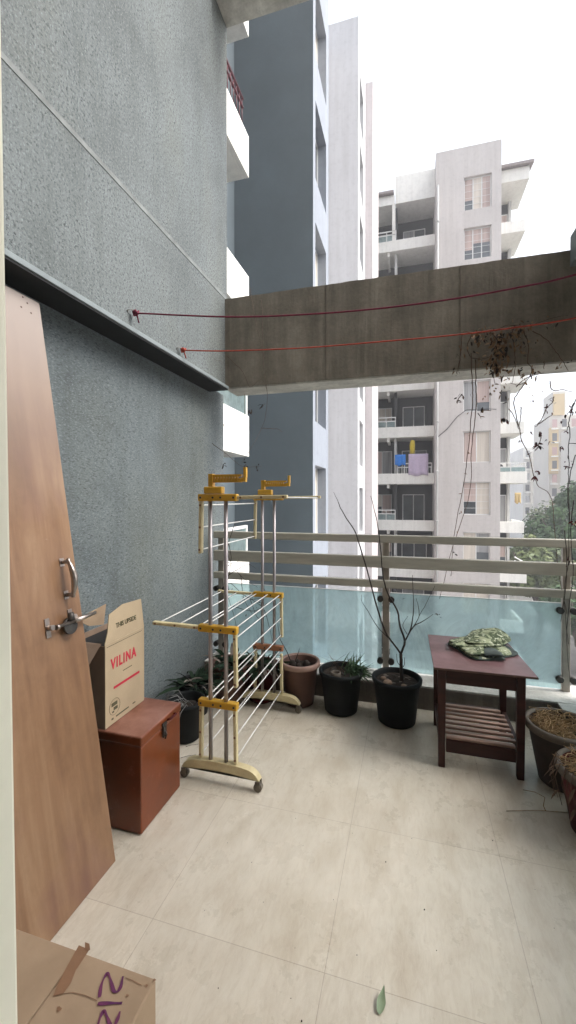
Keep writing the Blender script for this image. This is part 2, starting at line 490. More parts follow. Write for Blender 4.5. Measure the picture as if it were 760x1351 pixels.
scene.cycles.max_bounces = 8; scene.cycles.transparent_max_bounces = 16
scene.cycles.volume_bounces = 0

GZ = -10.5
# ------------------------------------------------------------------ setting: ground
struct('ground', B(-300, 400, -100, 900, GZ - .3, GZ), M['asphalt'], 'grey compound paving far below the balcony')
struct('balcony_floor', B(-1.62, .9, -2.0, 3.02, -.15, 0), M['tile'], 'beige marbled square floor tiles of the balcony')
# debris specks lie on it
# ------------------------------------------------------------------ side wall at the left
LW = -1.60; UW = -1.46; WE = 3.47
sw = thing('side_wall', 'tall grey roughcast wall on the left with a projecting ledge line', 'wall', (UW, 1.5, 0))
lo = BM(); box(lo, -2.6, LW, .3, WE, -3.3, 2.37); mk('lower_panel', lo, M['wall_lo'], sw, label='darker slate lower half of the wall')
up = BM(); box(up, -2.6, UW, .3, 3.24, 2.37, 11.0); mk('upper_panel', up, M['wall_up'], sw, label='pale speckled upper half of the wall')
lb = BM(); box(lb, -1.60, -1.425, .3, 3.197, 2.342, 2.367); mk('ledge', lb, M['ledge'], sw, bevel=.003)
mk('ledge_underside', B(-1.62, -1.43, .3, 3.19, 2.332, 2.3415), M['soffit_shade'], sw)
# painted groove line that climbs towards the camera
g0, g1 = P(0, 85, X=UW), P(295, 393, X=UW)
gb = BM(); box(gb, UW - .01, UW + .003, .3, 3.235, g1.z, g1.z + .026); mk('groove_line', gb, M['groove'], sw)
dgl = (g0 - g1).normalized()

# ------------------------------------------------------------------ beams
def beam(label, x0, x1, y0, y1, z0, z1):
    t = thing('concrete_beam', label, 'beam', ((x0 + x1) / 2, y0, z0))
    b = BM(); rings = []; n = 110
    for i in range(n + 1):
        x = x0 + (x1 - x0) * i / n; ring = []
        for (y, z) in ((y0, z0 + .0125), (y0, z1), (y1, z1), (y1, z0 + .0125)):
            q = Vector((x * 9, y * 3, z * 3)); k = noise.noise(q) * .006 + noise.noise(q * 5) * .003
            ring.append(b.verts.new((x, y + (k * .5 if y == y0 else 0), z + (k if z == z1 else 0))))
        rings.append(ring)
    for r0, r1 in zip(rings, rings[1:]):
        for k in range(4): b.faces.new((r0[k], r0[(k + 1) % 4], r1[(k + 1) % 4], r1[k]))
    b.faces.new(rings[0]); b.faces.new(rings[-1][::-1])
    mk('beam_body', b, M['beam'], t)
    mk('soffit', B(x0 + .004, x1 - .004, y0 + .004, y1 - .004, z0, z0 + .012), M['beam_lip'], t)
    return t
fb = beam('dirty brown-grey concrete beam crossing over the railing', UW, 1.5, 3.2, 3.45, 2.345, 3.085)
# joint lines scored in the face of the beam
for px in (430, 607):
    q = P(px, 420, Y=3.2); jb = BM(); box(jb, q.x - .0015, q.x + .0015, 3.197, 3.1998, 2.36, 3.08)
    mk('joint_line', jb, M['curb'], fb)
zo = P(301, 37, Y=3.24).z
tb = beam('pale concrete beam high overhead at the top edge of the photo', UW, 1.5, 2.95, 3.24, zo, zo + .7)
sb = thing('side_beam', 'grey side beam meeting the right end of the dirty concrete beam', 'beam', (1.3, 1.5, 2.35))
mk('beam_body', B(1.25, 1.5, .3, 3.195, 2.35, 2.97), M['beam'], sb)
mk('beam_flange', B(1.015, 1.5, .3, 3.195, 2.972, 3.17), M['ledge'], sb)

# ------------------------------------------------------------------ house wall with the doorway the camera looks through
hw = thing('house_wall', 'plastered house wall around the doorway behind the viewpoint', 'wall', (-1.0, .15, 0))
hb = BM()
box(hb, -2.6, -.60, .05, .30, GZ, 21.7); box(hb, .75, 5.5, .05, .30, GZ, 21.7); box(hb, -.60, .75, .05, .30, 2.2, 21.7); box(hb, -.60, .75, .05, .30, GZ, -.16)
mk('wall_face', hb, M['plaster'], hw)
rb = BM(); box(rb, -2.6, -2.5, -2.2, .05, 0, 2.6); box(rb, 2.1, 2.2, -2.2, .05, 0, 2.6); box(rb, -2.5, 2.1, -2.2, -2.1, 0, 2.6)
box(rb, -2.5, 2.1, -2.1, .05, 2.6, 2.7); mk('room_shell', rb, M['plaster'], hw)
# jamb: a slim post with its edge along the left border of the view
j0, j1 = P(26, 1351, Y=.30), P(3, 0, Y=.30)
jm = BM(); bb = []
for q in (j0 + (j0 - j1) * .6, j1 + (j1 - j0) * .2):
    for dx, dy in ((0, 0), (0, -.24), (-.22, -.24), (-.22, 0)):
        bb.append(jm.verts.new((q.x + dx, .30 + dy, max(q.z, 0.001))))
for f in ((0, 1, 2, 3), (7, 6, 5, 4), (0, 4, 5, 1), (1, 5, 6, 2), (2, 6, 7, 3), (3, 7, 4, 0)): jm.faces.new([bb[i] for i in f])
tag(mk('door_frame', jm, M['jamb'], bevel=.004), 'cream painted door frame post along the left border', 'door frame')

# ------------------------------------------------------------------ curb and railing
cb = BM(); box(cb, -1.56, 1.2, 3.02, 3.32, -.3, .148); box(cb, .9, 1.2, .3, 3.02, -.3, .148)
struct('curb', cb, M['curb'], 'brown stained low curb round the balcony floor', bevel=.005)
ct = BM(); box(ct, -1.56, 1.2, 3.024, 3.318, .15, .158); box(ct, .904, 1.2, .3, 3.018, .15, .158)
struct('curb_capping', ct, M['curb_top'], 'pale stone capping on the curb')

rl = thing('balcony_railing', 'beige three bar railing with aqua glass panels and steel posts', 'railing', (0, 3.17, .15))
RY = 3.15
for z0, z1 in ((1.122, 1.178), (.937, 1.022), (.790, .845)):
    mk('rail', B(-1.545, 1.10, RY, RY + .045, z0, z1), M['rail'], rl, bevel=.006)
    mk('rail', B(1.075, 1.12, .31, RY - .003, z0, z1), M['rail'], rl, bevel=.006)
for x in (-1.50, -.165, 1.008):
    pt = mk('post', B(x - .024, x + .024, RY + .047, RY + .087, .158, 1.165), M['post'], rl, bevel=.004)
    for z in (.24, .70):
        for s in (-1, 1):
            c = BM(); tube(c, [(x + s * .04, RY + .03, z), (x + s * .04, RY + .078, z)], .022, 14)
            box(c, x - .034 if s < 0 else x + .0245, x - .0245 if s < 0 else x + .034, RY + .05, RY + .075, z - .012, z + .012)
            mk('glass_clamp', c, M['clamp'], pt)
for y in (1.9, .6):
    mk('post', B(1.122, 1.16, y - .024, y + .024, .158, 1.165), M['post'], rl, bevel=.004)
for a, b in ((-1.475, -.195), (-.135, .978)):
    mk('glass_panel', B(a, b, RY + .055, RY + .065, .172, .745), M['glass'], rl)
    g = BM(); box(g, a + .002, b - .002, RY + .053, RY + .067, .7452, .749); mk('glass_edge', g, M['winframe'], rl)
for a, b in ((.62, 1.87), (1.93, 3.12)):
    mk('glass_panel', B(1.125, 1.135, a, b, .172, .745), M['glass'], rl)

# ------------------------------------------------------------------ clothes lines
def rope(px_pts, y, m, name, label, xw, xe, ze):
    pts = []
    a = P(*px_pts[0], X=xw); y0 = a.y
    pts.append(a)
    for q in px_pts[1:]: pts.append(P(*q, Y=y0))
    pts.append(Vector((xe, y0, ze)))
    # refine by Catmull-Rom
    out = []
    Q = [pts[0]] + pts + [pts[-1]]
    for i in range(1, len(Q) - 2):
        for k in range(8):
            t = k / 8; p0, p1, p2, p3 = Q[i - 1:i + 3]
            out.append(.5 * ((2 * p1) + (p2 - p0) * t + (2 * p0 - 5 * p1 + 4 * p2 - p3) * t * t + (-p0 + 3 * p1 - 3 * p2 + p3) * t ** 3))
    out.append(pts[-1])
    t = thing(name, label, 'clothes line', (a.x, a.y, a.z))
    b = BM(); tube(b, out, .0042, 6); mk('line', b, m, t)
    k = BM(); loop = [a + Vector((.0 + .012 * math.cos(x) + .002 * x, .012 * math.sin(x), .012 * math.sin(2 * x))) for x in [i * .5 for i in range(24)]]
    tube(k, loop, .0048, 5)
    tube(k, [a, a + Vector((.02, 0, -.02)), a + Vector((.03, .0, -.055))], .004, 5)
    mk('knot', k, m, t)
    hk = BM(); tube(hk, [a + Vector((-.03, -.02, -.02)), a + Vector((-.015, -.035, .004)), a + Vector((.0, -.02, .012)), a + Vector((.008, 0, 0))], .0035, 6)
    mk('hook', hk, M['wire'], t)
    return t
rope([(177, 413), (300, 418), (400, 415), (500, 407), (600, 394), (690, 378), (757, 363)], 2, M['rope_purple'], 'clothes_line',
     'maroon clothes line sagging from the wall across the beam, upper of two', -1.44, 1.25, 2.46)
rope([(240, 462), (300, 463), (400, 459), (500, 451), (600, 442), (680, 432), (757, 420)], 2, M['rope_orange'], 'clothes_line',
     'orange clothes line tied below the maroon one', -1.44, 1.25, 2.43)
wb = BM()
for k in range(2):
    tube(wb, [P(270 + 3.0 * i, 465 + 1.7 * i + 2.4 * math.sin(i * 1.5 + k * 2), Y=3.0) for i in range(9)], .002, 5)
tag(mk('wire_loop', wb, M['wire'], loc=tuple(P(285, 475, Y=3.0))), 'short twisted pale wire end beside the orange line knot', 'wire')

# ------------------------------------------------------------------ leaning door
db0, db1 = P(155, 1137, Z=.0), P(75, 1232, Z=0)          # bottom edge, far and near
A = Vector((-1.122, db0.y, 0)); Tq = P(52, 400, X=-1.50)
upv = (Tq - A); Hd = upv.length; upv.normalize()
along = Vector((0, -1, 0)); along = (along - upv * along.dot(upv)).normalized()
nrm = along.cross(upv).normalized()
if nrm.x < 0: nrm = -nrm
WD = .80; TD = .032
def door_pt(u, v, n=0): return A + along * u + upv * v + nrm * n
ld = thing('loose_door', 'brown laminate door leaf leaning against the left wall', 'door', tuple(A))
d = BM(); vs = [d.verts.new(door_pt(*c)) for c in ((0, 0, -TD), (WD, 0, -TD), (WD, Hd, -TD), (0, Hd, -TD), (0, 0, 0), (WD, 0, 0), (WD, Hd, 0), (0, Hd, 0))]
low = min(v.co.z for v in vs)
for v in vs:
    if v.co.z < .02: v.co.z = .002
for f in ((0, 3, 2, 1), (4, 5, 6, 7), (0, 1, 5, 4), (1, 2, 6, 5), (2, 3, 7, 6), (3, 0, 4, 7)): d.faces.new([vs[i] for i in f])
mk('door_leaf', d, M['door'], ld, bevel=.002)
def on_door(px, py, n=0):
    dr = ray(px, py); t = (A - CO).dot(nrm) / dr.dot(nrm)
    return CO + dr * t + nrm * n
# pull handle
h = BM(); a, b_ = on_door(81, 742), on_door(87, 785)
hv = (b_ - a).normalized()
for q in (a, b_):
    bar(h, q - hv * .016, q + hv * .016, .022, .006, nrm); tube(h, [q, q + nrm * .035], .008, 10)
n_ = 9
tube(h, [a + nrm * .035 + hv * (-.012)] + [a + (b_ - a) * (i / n_) + nrm * (.036 + .016 * math.sin(math.pi * i / n_)) for i in range(n_ + 1)] + [b_ + nrm * .035 + hv * .012],
     [.008] + [.007 + .006 * math.sin(math.pi * i / n_) for i in range(n_ + 1)] + [.008], 10)
mk('pull_handle', h, M['chrome'], ld)
# sliding bolt
h = BM()
c0, c1, c2 = on_door(62, 829), on_door(92, 814), on_door(120, 810)
for q, hh in ((c0, .035), (c1, .03)):
    bar(h, q - upv * hh, q + upv * hh, .02, .01, nrm); tube(h, [q, q + nrm * .03], .010, 10)
bp = BM()
e0, e1, e2 = on_door(66, 829, .028), on_door(90, 820, .03), on_door(118, 809, .03)
tube(h, [e0, e0 + (e1 - e0) * .15, e0 + (e1 - e0) * .2, e1], [.010, .010, .006, .0065], 10)
tube(h, [e1, e2], [.010, .0065], 10)
mk('latch_bolt', h, M['chrome'], ld)
h = BM(); q = on_door(87, 826, .02)
tube(h, [q - nrm * .006, q + nrm * .006], .032, 24)
tube(h, [q + upv * .02 + nrm * .01, q + upv * .05 + nrm * .012], [.014, .010], 10)
mk('latch_flap', h, M['clamp'], ld)
h = BM()
for (px, py) in ((22 + 8, 392), (28, 405), (41, 413), (36, 400)):
    q = on_door(px, py); h = BM(); tube(h, [q - nrm * .001, q + nrm * .0006], .004, 8); mk('screw_hole', h, M['ply'], ld)


# ------------------------------------------------------------------ metal trunk
tr = thing('metal_trunk', 'orange-brown metal trunk chest under the open carton', 'trunk', (-1.28, 1.7, 0))
x1t = -1.10; y0t, y1t, zt = 1.55, 1.87, .426
mk('chest', B(-1.53, x1t, y0t, y1t, .004, zt - .045), M['trunkmetal'], tr, bevel=.006)
b = BM(); box(b, -1.534, x1t + .004, y0t - .004, y1t + .004, zt - .043, zt); mk('lid', b, M['trunkmetal'], tr, bevel=.007)
b = BM(); box(b, x1t + .0045, x1t + .010, 1.70, 1.735, zt - .035, zt - .02); box(b, x1t + .004, x1t + .012, 1.705, 1.73, zt - .085, zt - .03)
tube(b, [(x1t + .012, 1.717, zt - .06), (x1t + .02, 1.717, zt - .075), (x1t + .012, 1.717, zt - .095)], .004, 8)
mk('hasp', b, M['clamp'], tr)
b = BM(); tube(b, [(x1t + .006, 1.745, zt - .022), (x1t + .02, 1.75, zt - .018), (x1t + .02, 1.80, zt - .018), (x1t + .006, 1.805, zt - .022)], .005, 8)
mk('grip', b, M['redpot'], tr)
# dust is part of the lid paint

# ------------------------------------------------------------------ carton with red lettering on the trunk
def text_mesh(body, size, m, parent, origin, xdir, ydir, name='lettering', extr=.0004, bold=0, sx=1.0, sp=1.0):
    cu = bpy.data.curves.new('t', 'FONT'); cu.body = body; cu.size = size; cu.extrude = extr; cu.offset = bold; cu.space_character = sp
    ob = bpy.data.objects.new('t', cu); COL.objects.link(ob)
    dg = bpy.context.evaluated_depsgraph_get(); me = bpy.data.meshes.new_from_object(ob.evaluated_get(dg))
    bpy.data.objects.remove(ob)
    x = Vector(xdir).normalized(); y = Vector(ydir).normalized(); z = x.cross(y)
    mt = Matrix(((x.x * sx, y.x, z.x, origin[0]), (x.y * sx, y.y, z.y, origin[1]), (x.z * sx, y.z, z.z, origin[2]), (0, 0, 0, 1)))
    b = BM(); b.from_mesh(me); b.transform(mt)
    return mk(name, b, m, parent)
cx1 = -1.285; cy0, cy1, cz0, cz1 = 1.555, 1.838, .4285, .80
ca = thing('open_carton', 'open tan cardboard carton with red lettering on the trunk', 'carton', (-1.37, 1.7, cz0))
t_ = .004
b = BM(); box(b, cx1 - t_, cx1, cy0, cy1, cz0, cz1); mk('front_panel', b, M['cardboard'], ca, bevel=.001)
b = BM(); box(b, -1.50, cx1 - t_, cy0, cy0 + t_, cz0, cz1 - .005); box(b, -1.50, cx1 - t_, cy1 - t_, cy1, cz0, cz1 - .005)
box(b, -1.504, -1.50, cy0, cy1, cz0, cz1); box(b, -1.50, cx1 - t_, cy0 + t_, cy1 - t_, cz0, cz0 + t_)
mk('side_panels', b, M['cardin'], ca)
b = BM(); vs = [b.verts.new((cx1 - (z - cz1) * .06, y, z)) for y, z in ((cy0 - .002, cz1 + .001), (cy1, cz1 + .001), (cy1 - .012, cz1 + .143), ((cy0 + cy1) / 2 - .01, cz1 + .150), (cy0 + .035, cz1 + .125), (cy0 + .02, cz1 + .05))]
vs2 = [b.verts.new(v.co + Vector((-.004, 0, 0))) for v in vs]
b.faces.new(vs); b.faces.new(vs2[::-1])
for i in range(6): b.faces.new((vs[i], vs2[i], vs2[(i + 1) % 6], vs[(i + 1) % 6]))
mk('front_flap', b, M['cardboard'], ca)
b = BM()
f0 = [Vector(p) for p in ((-1.31, cy0 + .003, cz1), (-1.50, cy0 + .003, cz1), (-1.50, cy0 - .06, cz1 - .10), (-1.33, cy0 - .06, cz1 - .085))]
vs = [b.verts.new(p) for p in f0]; vs2 = [b.verts.new(p + Vector((0, .004, .003))) for p in f0]
b.faces.new(vs); b.faces.new(vs2[::-1])
for i in range(4): b.faces.new((vs[i], vs2[i], vs2[(i + 1) % 4], vs[(i + 1) % 4]))
mk('side_flap', b, M['cardin'], ca)
b = BM(); f0 = [P(118, 826, X=-1.50), P(137, 824, X=-1.50), P(140, 797, X=-1.50), P(100, 818, X=-1.50)]
vs = [b.verts.new(p) for p in f0]; vs2 = [b.verts.new(p + Vector((-.004, 0, .0))) for p in f0]
b.faces.new(vs); b.faces.new(vs2[::-1])
for i in range(4): b.faces.new((vs[i], vs2[i], vs2[(i + 1) % 4], vs[(i + 1) % 4]))
mk('back_flap', b, M['cardold'], ca)
b = BM(); box(b, -1.498, cx1 - .006, cy0 + .006, cy1 - .006, cz1 - .03, cz1 - .026); mk('dark_inside', b, M['cardblack'], ca)  # black sheet below the rim, standing in for the shaded inside of the carton
F = cx1 + .0012
text_mesh('VILINA', .066, M['ink_red'], ca, (F, cy0 + .036, cz0 + .250), (0, 1, 0), (0, 0, 1), bold=.0022, sx=.74, sp=1.25)
text_mesh('THIS UPSIDE', .030, M['ink_dark'], ca, (cx1 - .0022, cy0 + .075, cz1 + .055), (0, 1, 0), (-.06, 0, 1), bold=.0008, sx=.9)
b = BM(); box(b, cx1, F, cy0 + .055, cy1 - .04, cz0 + .155, cz0 + .166); mk('lettering', b, M['ink_red'], ca)
yc, zc = cy0 + .06, cz0 + .075
for q in ((cy0 + .12, cy0 + .185, cz0 + .213, cz0 + .216), (cy0 + .01, cy1 - .02, cz1 - .014, cz1 - .012), (yc - .02, yc + .018, zc + .004, zc + .020),
          (yc - .006, yc + .020, zc - .016, zc - .002), (yc - .015, yc - .004, zc - .025, zc - .018), (cy0 + .04, cy0 + .052, cz0 + .02, cz0 + .028),
          (cy0 + .07, cy0 + .16, cz0 + .022, cz0 + .028), (cy0 + .19, cy0 + .21, cz0 + .024, cz0 + .029)):
    mk('printed_mark', B(cx1, F, *q), M['ink_dark'], ca)
b = BM(); tube(b, [(F, yc + .036 * math.cos(a), zc + .036 * math.sin(a)) for a in [i * math.pi / 12 for i in range(25)]], .0008, 4)
mk('printed_ring', b, M['ink_dark'], ca)

# ------------------------------------------------------------------ carton in the near corner, marked 212
bz = .30
k0 = P(206, 1291, Z=bz)
nb = thing('cardboard_box', 'worn cardboard box in the near left corner marked 212 in purple', 'box', (k0.x - .3, k0.y - .2, 0))
b = BM(); box(b, k0.x - .62, k0.x, k0.y - .46, k0.y, .003, bz - .004); mk('box_body', b, M['cardold'], nb, bevel=.004)
sx_ = P(112, 1247, Z=bz).x
b = BM(); box(b, sx_ + .002, k0.x - .002, k0.y - .458, k0.y - .002, bz - .003, bz); mk('top_flap', b, M['cardold'], nb, bevel=.0012)
b = BM(); box(b, k0.x - .618, sx_ - .002, k0.y - .458, k0.y - .002, bz - .003, bz + .0008); mk('top_flap', b, M['cardold'], nb, bevel=.0012)
b = BM()
zt_ = bz + .002
tp = [P(x, y, Z=zt_) for x, y in ((104, 1247), (118, 1253), (112, 1262), (100, 1280), (94, 1296), (84, 1310), (70, 1315), (76, 1298), (88, 1276))]
b.faces.new([b.verts.new(p) for p in tp])
mk('tape', b, M['tape'], nb); b = BM()
tp = [P(x, y, Z=zt_) for x, y in ((112, 1244), (118, 1246), (119, 1255), (112, 1252))]
b.faces.new([b.verts.new(p + Vector((0, 0, .002))) for p in tp])
mk('tape', b, M['tape'], nb)
b = BM()
def stroke(pts, wd=.0036):
    q = [P(110 + x / 7.238, 1270 + y / 7.238, Z=bz + .0025) for x, y in pts]
    Q = [q[0]] + q + [q[-1]]; out = []
    for i in range(1, len(Q) - 2):
        for k in range(6):
            t = k / 6; p0, p1, p2, p3 = Q[i - 1:i + 3]
            out.append(.5 * ((2 * p1) + (p2 - p0) * t + (2 * p0 - 5 * p1 + 4 * p2 - p3) * t * t + (-p0 + 3 * p1 - 3 * p2 + p3) * t ** 3))
    out.append(q[-1])
    prev = None
    for i, p in enumerate(out):
        dd = (out[min(i + 1, len(out) - 1)] - out[max(i - 1, 0)]).normalized()
        s = Vector((-dd.y, dd.x, 0)) * wd * (.85 + .3 * math.sin(i * .5))
        a_, b_ = b.verts.new(p - s), b.verts.new(p + s)
        if prev: b.faces.new((prev[0], prev[1], b_, a_))
        prev = (a_, b_)
stroke([(155, 330), (170, 220), (205, 135), (235, 105), (262, 170), (290, 265), (325, 275), (358, 225), (378, 130)])
stroke([(138, 392), (250, 386), (370, 386)])
stroke([(112, 720), (135, 615), (165, 515), (200, 462), (232, 530), (262, 605), (300, 590), (330, 530), (350, 465)])
mk('lettering', b, M['marker'], nb)
def blot(p, r):
    b = BM(); vs = [b.verts.new(p + Vector((r * (1 + .3 * math.sin(k * 2.1)) * math.cos(k * .7), r * .8 * (1 + .3 * math.cos(k * 1.7)) * math.sin(k * .7), 0))) for k in range(9)]
    b.faces.new(vs); mk('stain', b, M['tape'], nb)
for x, y in ((420, 312), (605, 218), (680, 165)): blot(P(110 + x / 7.238, 1270 + y / 7.238, Z=bz + .002), .0035)
blot(P(78, 1331, Z=bz + .002), .006)
for pts in ([(187, 1300), (176, 1294), (166, 1290)], [(75, 1313), (95, 1309), (112, 1313), (128, 1320)]):
    q = [P(x, y, Z=bz + .002) for x, y in pts]; b = BM(); prev = None
    for i, a_ in enumerate(q):
        s_ = Vector((.0002, .0008, 0)); v_ = (b.verts.new(a_ - s_), b.verts.new(a_ + s_))
        if prev: b.faces.new((prev[0], v_[0], v_[1], prev[1]))
        prev = v_
    mk('crease', b, M['tape'], nb)

# ------------------------------------------------------------------ drying rack
RX0, RX1 = -.972, -.886
dr_ = thing('drying_rack', 'tall folding clothes drying rack with mustard brackets and white rods', 'drying rack', (-.93, 2.35, 0))
YF, YB = 1.95, 2.74
for y in (YF, YB):
    for x in (RX0, RX1):
        b = BM(); tube(b, [(x, y, .09), (x, y, 1.46)], .0105, 14); mk('pole', b, M['steel'], dr_)
    b = BM()
    # arched foot: profile in the X-Z plane extruded along Y
    n = 24; topp, bot = [], []
    hx = .215; xc = (RX0 + RX1) / 2 + .012
    for i in range(n + 1):
        u = -1 + 2 * i / n
        e_ = abs(u); topp.append((xc + u * hx, .118 - .016 * e_ ** 2 - .042 * e_ ** 9)); bot.append((xc + u * hx * .985, .072 - .016 * e_ ** 2 + .004 * e_ ** 9))
    prof = topp + bot[::-1]
    fr = [b.verts.new((x, y - .02, z)) for x, z in prof]; bk = [b.verts.new((x, y + .02, z)) for x, z in prof]
    b.faces.new(fr); b.faces.new(bk[::-1])
    for i in range(len(prof)): b.faces.new((fr[i], fr[(i + 1) % len(prof)], bk[(i + 1) % len(prof)], bk[i]))
    ft = mk('foot', b, M['cream'], dr_, bevel=.004)
    for s in (-1, 1):
        b = BM(); x = xc + s * (hx - .012)
        tube(b, [(x, y - .012, .0225), (x, y + .012, .0225)], .0215, 18)
        tube(b, [(x, y, .03), (x, y, .06)], .008, 8)
        box(b, x - .012, x + .012, y - .018, y - .014, .022, .055); box(b, x - .012, x + .012, y + .014, y + .018, .022, .055)
        mk('caster', b, M['caster'], ft)

def bracket(y, z, m, x0=-1.035, x1=-.822, hh=.036):
    b = BM(); box(b, x0, x1, y - .018, y + .018, z - hh / 2, z + hh / 2)
    k = mk('bracket', b, m, dr_, bevel=.005)
    for x in (x0 + .016, RX0 + .022, RX1 - .022, x1 - .016):
        b = BM(); tube(b, [(x, y - .0205, z), (x, y - .017, z)], .0055, 10); mk('screw', b, M['rubber'], k)
def arm(p0, p1):
    b = BM(); bar(b, p0, p1, .018, .026, Vector((0, 1, 0))); am = mk('arm', b, M['cream'], dr_, bevel=.004)
    v = Vector(p1) - Vector(p0)
    for t in (.08, .5, .93):
        q = Vector(p0) + v * t; k = BM(); tube(k, [(q.x, q.y - .0165, q.z), (q.x, q.y - .012, q.z)], .006, 8); mk('rod_cap', k, M['tape'], am)
def rodline(x, z, y0=YF, y1=YB):
    b = BM(); tube(b, [(x, y0 - .004, z), (x, y1 + .004, z)], .0033, 8); mk('rod', b, M['rod'], dr_)
LV = [(1.452, 'down', 'out'), (.786, 'out', 'down'), (.405, 'down', 'down')]
XL, XR = -1.030, -.828
for z, l, r in LV:
    for y in (YF, YB):
        bracket(y, z + (.02 if (y == YB and z < .5) else 0), M['brownplastic'] if (y == YB and z < .5) else M['mustard'])
        if l == 'down': arm((XL + .008, y, z - .018), (XL + .004, y, z - .285))
        else: arm((XL - .005, y, z), (XL - .275, y, z + .002))
        if r == 'down': arm((XR - .008, y, z - .018), (XR - .004, y, z - .285))
        else: arm((XR + .005, y, z), (XR + .265, y, z + .004))
    for t in ((.08, .5, .93)):
        rodline(XL + .006 - (.275 * t if l == 'out' else 0), z + (0 if l == 'out' else -.018 - .267 * t))
        rodline(XR - .006 + (.27 * t if r == 'out' else 0), z + (0 if r == 'out' else -.018 - .267 * t))
    for x in (-1.012, -.93, -.845):
        rodline(x, z + .004)
for y, m, hx_ in ((YF, M['mustard'], 0), (YB, M['mustard'], 0)):
    b = BM(); box(b, -1.0, -.90, y - .02, y + .02, 1.471, 1.507)
    mk('cap', b, m, dr_, bevel=.005)
    b = BM()
    x0, x1 = -.965, -.80
    box(b, x0 - .012, x0 + .012, y - .014, y + .014, 1.508, 1.572)
    for k in range(9):
        x = x0 + .014 + k * .0155; box(b, x, x + .008, y - .010, y + .010, 1.535, 1.566)
    box(b, x0, x1, y - .007, y + .007, 1.528, 1.548); box(b, x0, x1, y - .009, y + .009, 1.556, 1.568)
    box(b, x1 - .002, x1 + .024, y - .010, y + .010, 1.530, 1.552); box(b, x1 + .012, x1 + .026, y - .010, y + .010, 1.5522, 1.602)
    mk('hanger_hook', b, m, dr_)

# ------------------------------------------------------------------ pots
def pot_mesh(cx, cy, rb, rt, h, rim=.012, rimh=.03):
    b = BM()
    prof = [(.001, .002), (rb - .01, .002), (rb, .01), (rt - rim, h - rimh), (rt, h - rimh + .004), (rt + .002, h - .006), (rt - .004, h), (rt - .014, h), (rt - .018, h - .01), (rt - .03, h - .05)]
    lathe(b, prof, cx, cy, 48)
    return b
def soil_mesh(cx, cy, r, z, amp=.01):
    b = BM(); rings = []
    c = b.verts.new((cx, cy, z + amp))
    prev = None
    for i in range(1, 7):
        rr = r * i / 6
        ring = [b.verts.new((cx + rr * math.cos(a), cy + rr * math.sin(a), z + (noise.noise(Vector((rr * 30 * math.cos(a), rr * 30 * math.sin(a), cx * 9))) * amp if i < 6 else 0))) for a in [2 * math.pi * k / 28 for k in range(28)]]
        if prev is None:
            for k in range(28): b.faces.new((c, ring[k], ring[(k + 1) % 28]))
        else:
            for k in range(28): b.faces.new((prev[k], ring[k], ring[(k + 1) % 28], prev[(k + 1) % 28]))
        prev = ring
    return b
def potted(name, label, cx, cy, rb, rt, h, m, group='potted plants standing along the railing', rimm=None, sz=.045):
    t = thing(name, label, 'potted plant', (cx, cy, 0), group)
    pm = mk('pot', pot_mesh(cx, cy, rb, rt, h), m, t)
    if rimm:
        b = BM(); lathe(b, [(rt + .0025, h - .030), (rt + .005, h - .028), (rt + .006, h - .006), (rt + .001, h + .003), (rt - .014, h + .003), (rt - .018, h - .006)], cx, cy, 48)
        mk('rim', b, rimm, pm)
    mk('soil', soil_mesh(cx, cy, rt - .026, h - sz), M['soil'], t)
    return t
PA = potted('potted_plant', 'brown pot with bare bulbs and a dry sprig, behind the drying rack foot', -.742, 2.885, .098, .138, .30, M['brownpot'], rimm=M['brownrim'])
b = BM()
for (x, y, r) in ((-.79, 2.87, .028), (-.74, 2.84, .022), (-.70, 2.90, .026), (-.77, 2.92, .02)):
    bmesh.ops.create_uvsphere(b, u_segments=12, v_segments=8, radius=r, matrix=Matrix.Translation((x, y, .268)) @ Matrix.Scale(1.25, 4, (0, 0, 1)))
mk('bulb', b, M['bark'], PA, smooth=True)
b = BM()
tube(b, [(-.80, 2.88, .27), (-.83, 2.86, .36), (-.875, 2.84, .45), (-.90, 2.86, .56)], [.004, .003, .0025, .001], 5)
tube(b, [(-.78, 2.87, .27), (-.755, 2.86, .34), (-.735, 2.86, .40)], [.004, .003, .001], 5)
mk('stem', b, M['bark'], PA)

PB = potted('potted_plant', 'small black pot of thin grassy leaves with a ring inside', -.445, 2.86, .11, .15, .28, M['blackpot'], sz=.03)
b = BM()
random.seed(3)
for i in range(150):
    a = random.uniform(-.7, 2.4); r = random.uniform(.02, .11)
    x, y = -.40 + r * math.cos(a) * .9, 2.88 + r * math.sin(a) * .8
    d_ = Vector((random.uniform(-.1, 1.5), random.uniform(-.8, .8), random.uniform(.15, .9)))
    blade(b, (x, y, .25), d_, random.uniform(.08, .17), random.uniform(.005, .009), random.uniform(.4, 1.0), 4, tw=random.uniform(-1, 1))
mk('leaves', b, M['leaf_grass'], PB)
b = BM()
for i in range(7): tube(b, [(-.45 + random.uniform(-.09, .06), 2.86, .26), (-.45 + random.uniform(-.12, .12), 2.86, .32), (-.45 + random.uniform(-.17, .2), 2.85, random.uniform(.36, .42))], [.0015, .001, .0006], 4)
mk('stem', b, M['twig'], PB)
b = BM(); lathe(b, [(.026, .25), (.034, .25), (.034, .285), (.026, .285), (.026, .25)], -.47, 2.79, 24)
mk('ring', b, M['palerim'], PB)

